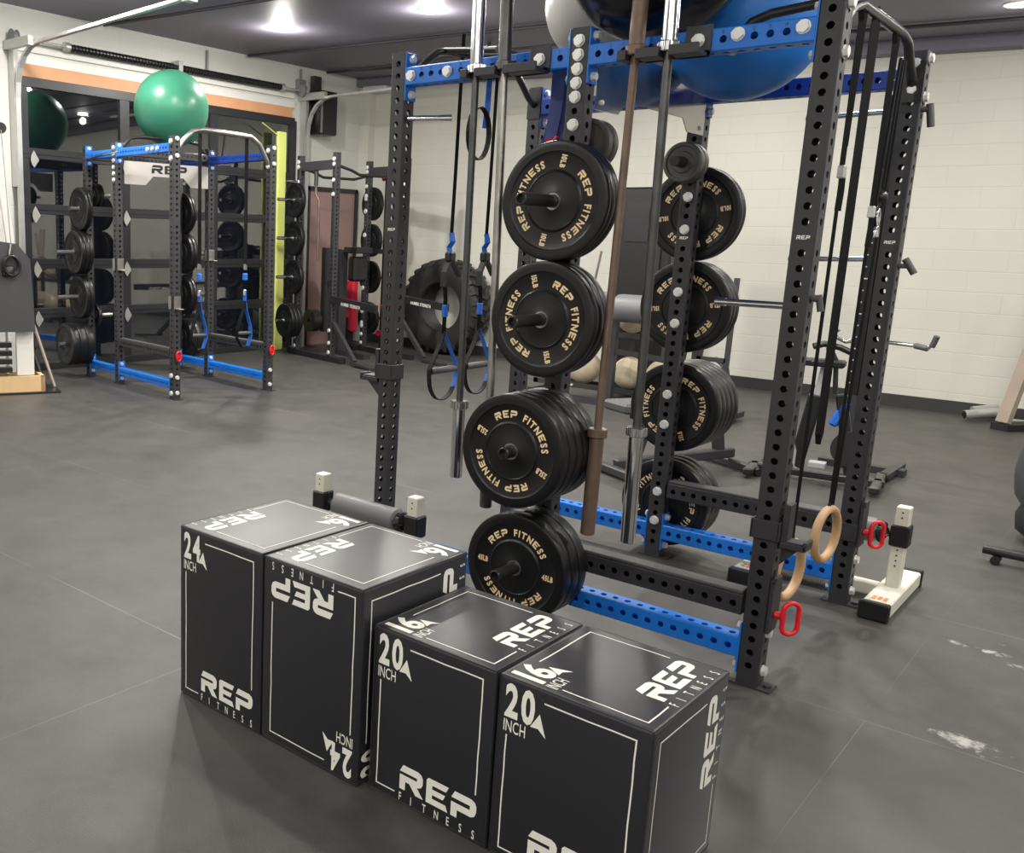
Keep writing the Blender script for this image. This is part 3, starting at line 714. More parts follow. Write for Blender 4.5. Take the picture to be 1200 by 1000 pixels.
def safety(y, label, dz=0.0):
    z0, z1 = .262, .338
    t = thing('safety_bar', label, 'safety bar', (xB, y, dz), 0, 'drop-in safety bars of the front rack')
    L = dB-2*HS-.02; mb = MB(); n = int(L/.0508); fst = (L-(n-1)*.0508)/2
    mb.perf((HS+.01, 0, .30), (1, 0, 0), (0, -1, 0), L, .0762, n, fst, seg=16); mb.build('beam', 'black', t)
    MB().box((HS+.012, -.034, .339), (dB-HS-.012, .034, .352), .003).build('rubber_cap', 'ropegrey', t)
    mb = MB(); mb.box((dB+HS+.002, -.042, .22), (dB+HS+.016, .042, .42), .003).box((dB-HS-.002, HS+.002, .24), (dB+HS+.016, HS+.010, .40)).box((dB+HS+.010, -.042, .405), (dB+HS+.022, .02, .43)); mb.build('end_bracket', 'black', t)
    xx = dB+HS+.018; mb = MB(); pts = []
    for i in range(24):
        a = 2*PI*i/24; px = .021*math.cos(a); pz = .026*math.sin(a)+(.032 if math.sin(a) > 0 else -.032)
        pts.append((xx+.052+px*.95, px*.95, .285+pz))
    mb.tube(pts, .0085, 10, closed=True); mb.cyl((xx, -.0, .285), (xx+.034, 0, .285), .014, 14)
    h = mb.build('pull_handle', 'red', t, 50); h['label'] = 'red plastic loop handle'
    return t
safety(0, 'black drilled safety bar near the blue plates, its red handle low on the nearest post')
safety(RW, 'black drilled safety bar on the far side, its red handle beside the white stand', .058)
MB().box((xC-HS-.010, RW-HS-.010, .30), (xC+HS+.002, RW-HS-.001, .38), .002).build('post_collar', 'black', rack)
def jcup(x, y, z, sg, label):
    t = thing('j_cup', label, 'j-cup', (x, y, z), 0, 'j-cups on the front rack'); q = HS+.003
    mb = MB(); mb.box((-q-.006, -q-.008, -.035), (q+.006, -q, .035), .002).box((-q-.008, -q-.008, -.035), (-q, q, .035), .002).box((q, -q-.008, -.035), (q+.008, q, .035), .002).build('collar', 'black', t)
    a = sg*(q+.008); LL = .085 if sg > 0 else .105
    mb = MB(); mb.box((a, -.03, -.06), (a+sg*.022, .03, .10), .002).box((a, -.035, -.055), (a+sg*LL, .035, -.035), .002).box((a+sg*(LL-.01), -.035, -.05), (a+sg*(LL+.003), .035, -.020), .002)
    mb.poly([(0, 0), (.06, 0), (0, -.07)] if sg > 0 else [(0, 0), (0, -.08), (-.085, 0)], (a, .0, -.055), (1, 0, 0), (0, 0, 1), .006); mb.build('hook', 'black', t)
    MB().box((a+sg*.022, -.028, -.034), (a+sg*(LL-.012), .028, -.028), .002).build('liner', 'ropegrey', t)
jcup(xC, 0, .598, 1, 'black j-cup on the nearest post, facing right over a wooden ring')
jcup(xA, 0, .955, -1, 'black j-cup on the leftmost post, facing left')
jcup(xC, RW, .345+.0, 1, 'black j-cup low on the far right post behind the wooden ring') if False else None
o = MB().cyl((xC+HS, .0, 1.41), (xC+HS+.03, 0, 1.405), .012, 12).cyl((xC+HS+.022, 0, 1.42), (xC+HS+.034, 0, 1.365), .0105, 12).build('pin_knob', 'ropegrey', rack, 40)
o = MB().cyl((xC+HS, RW, 2.14), (xC+HS+.03, RW, 2.14), .012, 12).cyl((xC+HS+.025, RW, 2.16), (xC+HS+.04, RW, 2.07), .014, 12).build('pin_knob', 'ropegrey', rack, 40)
o = MB().cyl((xC+HS, RW, 1.51), (xC+HS+.03, RW, 1.51), .010, 12).cyl((xC+HS+.02, RW, 1.54), (xC+HS+.06, RW, 1.48), .014, 12).build('pin_knob', 'ropegrey', rack, 40)

# plates on the front rack
ROOT0 = ((0, 0, 0), 0)
def stack(root, x, y0, sg, z, wt, th, n, phi, desc, group, text_first=True, dia=.45, seg=72, outer_text=True, gap=.0015):
    """plates from the post outwards; sg=-1 toward -Y"""
    for i in range(n):
        y = y0+sg*(.004+th/2+i*(th+gap)); front = (i == n-1) if sg < 0 else (i == 0)
        pos = 'outermost' if i == n-1 else ('innermost' if i == 0 else ORD[n-1-i]+' from outside')
        if n == 1: pos = 'single'
        place_plate(root, wt, th, front and text_first, x, y, z, phi+(0 if front else 37*i), '%s%s' % ('' if not wt else wt.replace('LB', '-pound '), 'black bumper plate, %s %s' % (pos, desc) if pos in ('outermost', 'innermost', 'single') else 'bumper plate, %s %s' % (pos, desc)), group, dia, seg)
sd = {'10LB': ('topmost', .033, 3, -102+0), '15LB': ('second', .041, 3, -75), '25LB': ('third', .0545, 5, 155), '45LB': ('bottom', .062, 3, -2)}
for (wt, zc_, phi2) in (('10LB', 1.722, 190), ('15LB', 1.272, 187), ('25LB', .768, 110), ('45LB', .27, 60)):
    tier, th, n, phi = sd[wt]
    stack(ROOT0, xB, -HS-.006, -1, zc_, wt, th, n, phi, 'on the %s near-side peg of the front rack' % tier, 'plates on the near side of the front rack', seg=96)
    n2 = {'10LB': 2, '15LB': 3, '25LB': 5, '45LB': 3}[wt]
    stack(ROOT0, xB, RW+HS+.006, 1, zc_, wt, th, n2, phi2, 'on the %s far-side peg of the front rack' % tier, 'plates on the far side of the front rack', seg=80)

def iron_plate(x, y, z, r, th, label, n=1):
    mb = MB(); h = th/2
    mb.lathe((0, 0, 0), (0, -1, 0), [(.0255, -h), (r-.006, -h), (r, -h+.005), (r, h-.005), (r-.006, h), (r-.016, h), (r-.020, h-.006), (.05, h-.006), (.046, h), (.0255, h)], 40, closed=True)
    o = mb.build('iron_plate', 'iron', smooth=35, loc=(x, y, z)); tag(o, label, 'weight plate', 'small iron plates inside the front rack'); return o
for y0, sg, yy in ((HS, 1, None), (RW-HS, -1, None)):
    MB().lathe((xB, y0, 1.95), (0, sg, 0), [(.0235, 0), (.0235, .20), (0, .20)], 24).build('storage_peg', 'satin', rack, 40)
iron_plate(xB, HS+.05, 1.95, .10, .04, 'small round iron plate behind the centre post, inner of two')
iron_plate(xB, HS+.10, 1.95, .10, .035, 'small round iron plate behind the centre post, outer of two')
iron_plate(xB, RW-HS-.04, 1.95, .092, .04, 'small round iron plate on the far middle post, against the post')
iron_plate(xB, RW-HS-.09, 1.95, .092, .04, 'small round iron plate on the far middle post, facing the camera')

# bar hangers and vertical barbells
def hanger(x0, x1, xm, label):
    t = thing('bar_hanger', label, 'bar hanger', (xm, -HS, 2.26), 0, 'bar hangers bolted to the blue crossmembers')
    mb = MB(); mb.box((-.045, -.006, -.045), (.045, 0, .055), .001).box((-.045, -.055, -.042), (.045, -.006, -.030)); mb.build('mount', 'black', t)
    mb = MB(); zz = -.040; fr = (-.10, -.075); bars = sorted([x0-xm, x1-xm])
    a, b = bars[0]-.05, .045
    # tray with two open slots
    seg = [a, bars[0]-.017, bars[0]+.017, bars[1]-.017, bars[1]+.017, b]
    for (p, q) in ((0, 1), (2, 3), (4, 5)): mb.box((seg[p], -.105, zz-.012), (seg[q], -.007, zz+.006), .002)
    mb.box((a, -.035, zz-.012), (b, -.007, zz+.006), .001)
    for (p, q) in ((0, 1), (2, 3), (4, 5)): mb.box((seg[p], -.112, zz-.012), (seg[q], -.100, zz+.022), .002)
    mb.build('tray', 'black', t); MB().hexbolt((0, -.006, .005), (0, -1, 0), .0205).build('bolt', 'bolt', t, 30)
    return t
hanger(-1.281, -1.149, -1.03, 'black steel hanger holding two bars, left part of the blue crossmember')
hanger(-.61, -.49, -.415, 'black steel hanger holding two bars, right part of the blue crossmember')
def barbell(xt, xb, y, zt_, zlow, zend, mats, label, rs=.0255, ridged=False, rsh=.0148):
    """hangs by its upper collar (bottom at zt_)"""
    t = thing('barbell', label, 'barbell', (xb, y, zend), 0, 'barbells hanging upright on the blue rack')
    k = (xt-xb)/(zt_-zend)
    def P(z): return (k*(z-zend), 0, z-zend)
    MB().cyl(P(zlow-.01), P(zt_+.02), rsh, 20).build('shaft', mats[0], t, 40)
    col = .037
    for (za, zb, zc2) in ((zt_, zt_+.035, zt_+.035+.42), (zlow, zlow-.035, zend)):
        mb = MB(); d = 1 if zb > za else -1; L = abs(zc2-zb)
        ax = Vector(P(zc2))-Vector(P(zb)); ax.normalize()
        mb.lathe(P(za), ax, [(rsh, 0), (col-.003, 0), (col, .003), (col, .032), (col-.003, .035), (rs, .036)], 32)
        mb.lathe(P(zb), ax, [(rs, 0), (rs, L-.004), (rs-.004, L), (.012, L), (.012, L-.012), (0, L-.012)], 32)
        if ridged:
            for i in range(16):
                a = 2*PI*i/16; mb.cyl(Vector(P(za))+Vector((math.cos(a), math.sin(a), 0))*(col-.001)+ax*.004, Vector(P(za))+Vector((math.cos(a), math.sin(a), 0))*(col-.001)+ax*.031, .0028, 6)
        mb.build('sleeve', mats[1] if d > 0 else mats[2], t, 35)
yb = -HS-.068
barbell(-1.281, -1.262, yb, 2.226, .89, .55, ('darksteel', 'chrome', 'chrome'), 'barbell with ridged chrome sleeves and dark shaft, leftmost of four hanging bars', rs=.026, ridged=True)
barbell(-1.149, -1.102, yb, 2.226, .87, .45, ('steel', 'darksteel', 'darksteel'), 'worn grey steel barbell, second from left, its lower end behind a plate', rs=.0255, rsh=.0165)
barbell(-.61, -.63, yb, 2.226, .87, .443, ('rust', 'rust', 'rust'), 'rusty brown barbell, third of the four hanging bars', rs=.0275)
barbell(-.49, -.464, yb, 2.226, .90, .45, ('darksteel', 'chrome', 'chrome'), 'barbell with bright chrome sleeves and dark shaft, rightmost hanging bar', rs=.0275, ridged=True, rsh=.016)

# suspension straps, bands, rings
def crv(pts, n=5):
    P = [Vector(p) for p in pts]; out = []
    for i in range(len(P)-1):
        a, b, c, d = P[max(i-1, 0)], P[i], P[i+1], P[min(i+2, len(P)-1)]
        for k in range(n):
            t = k/n; out.append(.5*((2*b)+(c-a)*t+(2*a-5*b+4*c-d)*t*t+(3*b-a-3*c+d)*t**3))
    return out+[P[-1]]
def susp(y, label):
    t = thing('suspension_strap', label, 'suspension strap', (xA, y, .86), 0, 'suspension straps on the left bay')
    MB().ribbon([(0, 0, 1.66), (0, -.005, 1.0), (0, -.01, .70)], .017, .003, (.6, .8, 0)).build('webbing', 'strap', t)
    MB().ribbon([(0, -.01, .74), (.012, -.012, .70), (-.008, -.012, .67), (0, -.012, .64)], .026, .008, (.6, .8, 0)).build('blue_tab', 'bluestrap', t)
    MB().box((-.02, -.035, .60), (.02, .015, .65), .008).ribbon([(0, -.01, .62), (.0, .03, .58), (.0, .075, .53)], .03, .012, (1, 0, 0)).ribbon([(0, -.01, .62), (0, -.05, .55), (0, -.055, .48)], .03, .014, (1, 0, 0)).build('buckle', 'plastic', t)
    MB().ribbon([(0, -.05, .52), (0, -.03, .42), (0, -.03, .33), (0, -.03, .25)], .020, .006, (.6, .8, 0)).build('lower_strap', 'strap', t)
    MB().box((-.012, -.042, .33), (.012, -.018, .39), .003).build('blue_marker', 'bluestrap', t)
    L = [(0, -.03, .26), (0, -.06, .19), (0, -.12, .10), (0, -.135, .06)]; Rr = [(0, -.03, .26), (0, .02, .19), (0, .085, .09), (0, .095, .03), (0, .075, -.03)]; B = [(0, -.135, .06), (0, -.12, -.02), (0, -.07, -.075), (0, -.01, -.085), (0, .045, -.065), (0, .075, -.03)]
    MB().ribbon(crv(Rr), .030, .004, (1, -.3, 0)).build('blue_loop', 'bluestrap', t)
    MB().ribbon(crv(L+B[1:]), .030, .005, (1, -.3, 0)).build('foot_loop', 'strap', t)
    MB().cyl((0, -.125, .065), (0, .085, .065), .017, 16).build('handle', 'ropegrey', t, 40)
susp(.445, 'blue and black suspension strap with stirrup handle, nearer the leftmost post')
susp(.755, 'blue and black suspension strap with stirrup handle, nearer the round plates')
mb = MB()
ring_ = []
o = MB().ribbon([(-.02, 0, .39), (-.022, 0, .23), (-.03, 0, .14)], .03, .004, (.5, .8, 0)).build('anchor_strap', ['bluestrap'], loc=(xA, .715, 1.98)); tag(o, 'short blue anchor strap under the bar between the two hanging straps', 'strap')
pts = [(0, .06*math.sin(a)*1.5+.0, .10+.10*math.cos(a)*1.25) for a in [2*PI*i/20 for i in range(20)]]
o = MB().ribbon(pts, .026, .005, (1, .2, 0), closed=True).build('strap_loop', 'strap', loc=(xA-.0, .62, 1.985)); tag(o, 'black strap loop hanging beside the grey barbell shaft', 'strap')
t = thing('resistance_band', 'wide navy resistance band looped over the blue crossmember by the centre post', 'resistance band', (-1.0, 0, 1.93))
pts = crv([(0, .062, .385), (0, .058, .30), (.0, .055, .18), (-.01, .05, .07), (-.03, .04, .0), (0, .03, -.03), (.03, .045, .0), (.02, .072, .08), (.005, .078, .18), (0, .080, .30), (0, .078, .385)], 4)
MB().ribbon(pts, .055, .006, (1, 0, 0), closed=True).build('band', 'bandblue', t)
MB().tube([(.03, .03, .05), (.01, .03, .03), (-.02, .03, .04)], .007, 8).build('tie', 'red', t)
# rings
def ring(y, zc_, lean, label, extra):
    t = thing('gymnastic_ring', label, 'gymnastic ring', (xC, y, zc_), 0, 'wooden rings on the front bar')
    R = .108; dv = Vector((math.cos(lean), math.sin(lean), 0)); pts = [dv*(R*math.cos(2*PI*i/40))+Vector((0, 0, R*math.sin(2*PI*i/40))) for i in range(40)]
    MB().tube(pts, .0175, 14, closed=True).build('hoop', 'wood', t, 60)
    top = zt+.04-zc_
    mb = MB(); mb.ribbon([(0, -.006, extra+.03), (0, -.008, top+.02)], .018, .003, (.8, .6, 0)).ribbon([(0, -.008, top-.03), (0, -.026, top), (0, 0, top+.036), (0, .026, top), (0, .020, top-.03), (0, .0, extra+.1)], .018, .003, (.8, .6, 0))
    mb.build('strap', 'strap', t)
    MB().ribbon([(0, 0, extra), (0, 0, R+.03), (0, -.02, R), (0, -.018, R-.03), (0, 0, R-.04), (0, .018, R-.03), (0, .02, R), (0, .002, R+.03)], .012, .004, (.8, .6, 0)).build('lower_cord', 'strap', t)
    MB().box((-.012, -.016, extra-.01), (.012, .014, extra+.035), .004).build('buckle', 'galv', t)
    MB().ribbon([(0, .012, extra+.03), (.0, .02, extra-.05), (0, .012, extra-.12)], .022, .004, (.8, .6, 0)).build('strap_tail', 'strap', t)
ring(.30, .365, 1.45, 'wooden gym ring hanging low behind the nearest post', 1.46)
ring(.77, .405, 1.45, 'wooden gym ring hanging higher, in front of the far right post', 1.30)
t = thing('pulley_cord', 'thin black cord with knob and carabiner hanging between the two front posts', 'cord', (xC, .90, 1.72))
MB().tube([(0, -.02, .58), (0, -.06, .3), (0, -.085, .05), (0, -.075, -.02), (0, -.04, -.06)], .006, 8).tube([(0, .02, .58), (0, .0, .3), (0, -.015, .09)], .006, 8).tube([(0, .05, .58), (0, .045, .2), (0, .0, -.12), (0, -.05, -.6), (0, -.09, -1.2)], .007, 8).build('cord', 'strap', t, 50)
MB().sphere((0, -.02, .06), .026, 14).build('knob', 'plastic', t, 60)
MB().tube([(0, -.02+.02*math.cos(a), -.03+.045*math.sin(a)) for a in [2*PI*i/14 for i in range(14)]], .005, 8, closed=True).box((-.012, -.05, -.10), (.012, -.02, -.05), .004).build('carabiner', 'chrome', t, 50)
t = tag(MB().ribbon([(0, -.02, 0), (0, -.02, -1.5), (0, -.0, -1.54), (0, .02, -1.5), (0, .02, 0), (0, 0, .035)], .019, .005, (.8, .6, 0), closed=True).build('resistance_band', 'bandblack', loc=(xC, .47, zt+.05)), 'long black band looped over the front bar between the two rings', 'resistance band')

# exercise balls on top
def ball(name, c, r, mt, label, sq=1.0, seg=64):
    mb = MB(); n = 48; prof = []
    for k in range(n+1):
        a = PI*k/n; prof.append((r*math.sin(a)*(1+.0015*(k % 4 == 0)), -r*sq*math.cos(a)))
    mb.lathe((0, 0, 0), (.15, .1, 1), prof, seg); mb.cyl(Vector((.15, .1, 1)).normalized()*r*.995, Vector((.15, .1, 1)).normalized()*r*1.01, .012, 12)
    return tag(mb.build(name, mt, smooth=50, loc=c), label, 'exercise ball')
ball('exercise_ball', (-.575, .775, 2.51), .335, 'ballblue', 'large blue exercise ball sunk between the blue crossmembers')
ball('exercise_ball', (-.66, .12, 2.64), .33, 'ballblack', 'large glossy black exercise ball on top of the front rack')
ball('exercise_ball', (-1.16, .72, 2.63), .27, 'ballgrey', 'silver-grey exercise ball on the front rack, left of the black one')

# ------------------------------------------------------------------ second rack (background left)
R2 = ((-6.02, 2.145, 0), math.radians(-7.5))
rk2 = thing('power_rack', 'black and blue six-post rack by the glazed garage door, green ball on top', 'power rack', R2[0], R2[1])
T2 = 2.425; F2 = T2-.048-45*.0508
X2c, X2b, X2a, W2 = 0, -1.10, -1.76, 1.10
for (x, y) in ((X2c, 0), (X2b, 0), (X2a, 0), (X2c, W2), (X2b, W2), (X2a, W2)): upright(rk2, x, y, T2, F2, 46, 10, logo=False)
ZT2 = T2-.10
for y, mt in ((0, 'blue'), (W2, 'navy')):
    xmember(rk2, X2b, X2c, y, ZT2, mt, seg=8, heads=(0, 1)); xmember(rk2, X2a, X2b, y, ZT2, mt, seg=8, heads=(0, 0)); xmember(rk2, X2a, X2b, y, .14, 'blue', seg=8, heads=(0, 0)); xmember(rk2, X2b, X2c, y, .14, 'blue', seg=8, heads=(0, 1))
ymember(rk2, X2a, 0, W2, ZT2, 'black', seg=8); ymember(rk2, X2b, 0, W2, ZT2+.02, 'black', seg=8)
bm = BS()
for zz in (T2-.05, T2-.2, .23, .06): bm.hexbolt((X2c, -HS, zz), (0, -1, 0), .022)
for k in range(6): bm.hexbolt((X2b, -HS, T2-.05-k*.062), (0, -1, 0), .02)
for k in range(3): bm.hexbolt((X2b+.68+k*.09, -HS, ZT2), (0, -1, 0), .02)
for zz in (T2-.05, T2-.2): bm.hexbolt((X2c, W2-HS, zz), (0, -1, 0), .022)
bm.build('bolt', 'bolt', rk2, 30)
mb = MB(); mb.poly([(.05, 2.255), (1.045, 2.255), (1.045, 2.03), (.83, 2.03), (.74, 2.12), (.38, 2.12), (.29, 2.03), (.05, 2.03)], (X2b+HS+.01, 0, 0), (0, 1, 0), (0, 0, 1), .004); mb.mi(1)
write(mb, 'REP', (X2b+HS+.0155, .36, 2.15), (0, 1, 0), (0, 0, 1), width=.42, height=.085, gap=.15, rep=True); mb.build('logo_plate', ['brushed', 'plastic'], rk2)
MB().tube([(X2c, HS, T2-.10), (X2c, .10, T2-.02), (X2c, .20, T2+.06), (X2c, .30, T2+.08), (X2c, .85, T2+.06), (X2c, .95, T2+.0), (X2c, W2-HS, T2-.18)], .024, 14).tube([(X2c, .55, T2+.07), (X2c-.35, .75, T2-.10)], .012, 8).build('pull_up_bar', 'steel', rk2, 50)
MB().tube([(X2b, HS, T2-.06), (X2b, .15, T2+.06), (X2b, .30, T2+.08), (X2b, .80, T2+.08), (X2b, .95, T2+.06), (X2b, W2-HS, T2-.06)], .020, 12).build('pull_up_bar', 'satin', rk2, 50)
MB().cyl((X2a+.05, -HS, ZT2-.03), (X2b+.2, -.09, ZT2+.0), .012, 10).build('band_peg', 'chrome', rk2, 40)
for zc_ in (1.78, 1.33, .86, .36):
    for (y0, sg) in ((-HS, -1), (W2+HS, 1)): MB().lathe((X2a, y0, zc_), (0, sg, 0), [(.024, 0), (.024, .33 if zc_ < 1.7 else .17), (0, .33 if zc_ < 1.7 else .17)], 16).box((X2a-.03, y0, zc_-.1), (X2a+.03, y0+sg*.006, zc_+.1)).build('storage_peg', 'ropegrey', rk2, 40)
for (zc_, th, n, tier) in ((1.78, .033, 2, 'topmost'), (1.33, .045, 3, 'second'), (.86, .045, 2, 'third'), (.36, .085, 3, 'bottom')):
    stack(R2, X2a, -HS-.006, -1, zc_, '', th, n, 20, 'on the %s near peg of the rack by garage door' % tier, 'plates on the near side of the garage-door rack', text_first=False, seg=40)
    stack(R2, X2a, W2+HS+.006, 1, zc_, '', th, n-1 if n > 2 else n, 20, 'on the %s far peg of the rack by garage door' % tier, 'plates on the far side of the garage-door rack', text_first=False, seg=40)
for nm, y, z, n in (('upper', HS+.03, 1.93, 2), ('lower', HS+.03, .66, 1)):
    MB().lathe((X2a, HS, z), (0, 1, 0), [(.022, 0), (.022, .22), (0, .22)], 14).build('storage_peg', 'steel', rk2, 40)
    for i in range(n):
        me = plate_mesh('', .04, False, 0, .24, 32); o = bpy.data.objects.new('small_plate', me); COL.objects.link(o)
        p = Matrix.Rotation(R2[1], 3, 'Z')@Vector((X2a, HS+.03+i*.045, z)); o.location = Vector(R2[0])+p; o.rotation_euler = (0, 0, R2[1])
        tag(o, 'small black change plate on the %s inner peg of the garage-door rack, %s' % (nm, ('against the post', 'facing out')[i] if n > 1 else 'alone'), 'weight plate', 'small plates inside the garage-door rack')
def sub_safety(root, yaw_, x0, y, L, z, label, group):
    t = thing('safety_bar', label, 'safety bar', Vector(root)+Matrix.Rotation(yaw_, 3, 'Z')@Vector((x0, y, 0)), yaw_, group)
    n = int((L-.1)/.0508); mb = MB(); mb.perf((HS+.01, 0, z), (1, 0, 0), (0, -1, 0), L-2*HS-.02, .07, n, .05, seg=8); mb.build('beam', 'black', t)
    MB().box((HS+.01, -.03, z+.036), (L-HS-.01, .03, z+.046)).build('rubber_cap', 'ropegrey', t)
    h = MB().tube([(L+HS+.03, .02*math.cos(a)*1.2, z-.02+.045*math.sin(a)) for a in [2*PI*i/12 for i in range(12)]], .009, 8, closed=True).cyl((L+HS, 0, z-.02), (L+HS+.03, 0, z-.02), .018, 10).build('pull_handle', 'red', t, 50); h['label'] = 'red plastic loop handle'
sub_safety(R2[0], R2[1], X2b, 0, 1.10, .44, 'drilled safety bar on the near side of the garage-door rack', 'safety bars of the garage-door rack')
sub_safety(R2[0], R2[1], X2b, W2, 1.10, .44, 'drilled safety bar on the far side of the garage-door rack', 'safety bars of the garage-door rack')
def simple_cup(x, y, z, label):
    t = thing('j_cup', label, 'j-cup', Vector(R2[0])+Matrix.Rotation(R2[1], 3, 'Z')@Vector((x, y, z)), R2[1], 'j-cups on the garage-door rack')
    MB().box((-.038, -.050, -.06), (.01, -.042, .06), .002).box((HS+.003, -.035, -.06), (HS+.010, .035, .06), .002).build('plate', 'steel', t); MB().box((HS+.010, -.025, -.06), (HS+.09, .025, -.05), .002).build('shelf', 'steel', t)
simple_cup(X2b, 0, 1.23, 'steel j-cup halfway up the post left of the logo plate'); simple_cup(X2c, 0, .92, 'steel j-cup on the nearest post of the garage-door rack'); simple_cup(X2b, W2, 1.33, 'steel j-cup on the rear post seen between the two hanging straps')
def susp2(y, label):
    p = Vector(R2[0])+Matrix.Rotation(R2[1], 3, 'Z')@Vector((X2c, y, .52))
    t = thing('suspension_strap', label, 'suspension strap', p, R2[1], 'suspension straps on the garage-door rack')
    MB().ribbon([(0, 0, 1.95), (0, 0, .75)], .045, .004, (1, .2, 0)).build('webbing', 'strap', t)
    MB().box((-.016, -.016, .70), (.016, .016, .76), .006).build('buckle', 'steel', t); MB().box((-.014, -.014, .45), (.014, .014, .51), .006).build('lower_buckle', 'galv', t); MB().box((-.02, -.022, .60), (.02, .022, .67), .008).build('blue_tab', 'bluestrap', t)
    MB().ribbon([(0, 0, .5), (0, 0, .40), (0, .02, .30), (0, .07, .15), (0, .08, .05), (0, .04, -.05)], .05, .006, (1, 0, 0)).build('blue_loop', 'bluestrap', t); MB().ribbon([(0, 0, .40), (0, -.02, .30), (0, -.09, .12), (0, -.09, .03), (0, -.03, -.06), (0, .04, -.05)], .05, .006, (1, 0, 0)).build('foot_loop', 'strap', t)
    MB().cyl((0, -.09, .08), (0, .08, .08), .018, 12).build('handle', 'ropegrey', t, 40)
susp2(.27, 'suspension strap with blue loop near the front post of the garage-door rack'); susp2(.80, 'suspension strap with blue loop near the rear post of the garage-door rack')
ball('exercise_ball', (-7.12, 2.98, T2+.40), .385, 'green', 'green exercise ball resting on the garage-door rack')

# ------------------------------------------------------------------ third rack and machine (far left)
R3 = ((-7.8, 5.65, 0), math.radians(-14))
rk3 = thing('power_rack', 'tall black rack with angled front feet, left of the big tyre', 'power rack', R3[0], R3[1])
T3 = 2.58
for (x, y) in ((0, 0), (.825, 0), (0, 1.1), (.825, 1.1)):
    mb = MB(); mb.perf((x, y, .006), (0, 0, 1), (0, -1, 0), T3-.006, .075, 44, .2, seg=8); mb.build('upright', 'black', rk3)
for y in (0, 1.1):
    MB().beam((HS, y, T3-.14), (.825-HS, y, T3-.14), .06, .11).build('crossmember', 'black', rk3); MB().box((-.2, y-.04, 0), (1.1, y+.04, .07)).build('base_rail', 'satin', rk3)
    MB().beam((.86, y, .5), (1.35, y, .06), .05, .05).beam((1.30, y, .05), (1.75, y, .02), .09, .03).build('angled_foot', 'black', rk3)
    mb = MB(); mb.beam((.86, y-.02, .79), (1.78, y-.02, .74), .05, .09).beam((.80, y, .83), (.74, y, 1.02), .05, .05); mb.mi(1)
    d = Vector((1, 0, -.054)).normalized(); write(mb, 'HAMMER STRENGTH', (1.08, y-.0465, .735), d, (0, 0, 1), width=.40, height=.040, gap=.16, bold=.03); mb.build('spotter_arm', ['satin', 'white'], rk3)
for x in (0, .825):
    MB().tube([(x, .05, T3-.16), (x, .22, T3-.20), (x, .35, T3-.25), (x, .85, T3-.25), (x, 1.05, T3-.20)], .018, 10).build('pull_up_bar', 'satin', rk3, 50)
bm = BS()
for x, y in ((0, 0), (.825, 0), (0, 1.1), (.825, 1.1)):
    for zz in (T3-.08, T3-.14, T3-.33, T3-.5, .4, .24, .12): bm.hexbolt((x, y-HS, zz), (0, -1, 0), .024)
for zc_ in (2.02, 1.50, .98, .46):
    for dz in (-.1, .1): bm.hexbolt((0, 1.1-HS, zc_+dz), (0, -1, 0), .030)
bm.build('bolt', 'bolt', rk3, 30)
for zc_, tier in ((2.02, 'topmost'), (1.53, 'second'), (1.03, 'third'), (.46, 'bottom')):
    for (y0, sg) in ((-HS, -1), (1.1+HS, 1)): MB().lathe((0, y0, zc_), (0, sg, 0), [(.022, 0), (.022, .30), (0, .30)], 16).build('storage_peg', 'chrome', rk3, 40)
    n = 3 if tier == 'bottom' else 1
    stack(R3, 0, -HS-.006, -1, zc_, '', .055, n, 0, 'on %s near peg of rack left of the tyre' % tier, 'plates on the near side of the far black rack', text_first=False, seg=40)
    stack(R3, 0, 1.1+HS+.006, 1, zc_, '', .055, 1, 0, 'on %s far peg of rack left of the tyre' % tier, 'plates on the far side of the far black rack', text_first=False, seg=40)
MB().tube([(0, -HS, T3-.33), (0, -.22, T3-.33)], .02, 10).build('band_peg', 'chrome', rk3, 40)
def R3p(x, y, z=0): return Vector(R3[0])+Matrix.Rotation(R3[1], 3, 'Z')@Vector((x, y, z))
# curl bar standing behind
t = thing('curl_bar', 'bright bent curl bar upright inside the far black rack', 'barbell', R3p(.62, 1.0, 0))
MB().tube([(0, 0, 1.42), (0, 0, 1.75), (-.0, .0, 1.85), (.05, .03, 1.92), (.05, .03, 1.97), (.1, .05, 2.03), (.1, .05, 2.1), (.1, .05, 2.4)], .016, 10).build('shaft', 'chrome', t, 50); MB().cyl((.1, .05, 2.1), (.1, .05, 2.42), .026, 14).build('sleeve', 'chrome', t, 40)
MB().box((-.2, -.08, 1.36), (.2, .08, 1.42)).cyl((0, 0, 0), (0, 0, 1.36), .03, 12).build('stand', 'satin', t)
t = thing('curl_bar', 'dark bent curl bar hanging upright between the posts of the far black rack', 'barbell', R3p(.42, .02, 1.35))
MB().tube([(0, 0, -.1), (0, 0, .55), (0, 0, .66), (-.06, 0, .74), (-.06, 0, .80), (-.06, 0, 1.0)], .017, 10).build('shaft', 'rust', t, 50); MB().cyl((-.06, 0, .85), (-.06, 0, 1.14), .027, 12).build('sleeve', 'darksteel', t, 40)
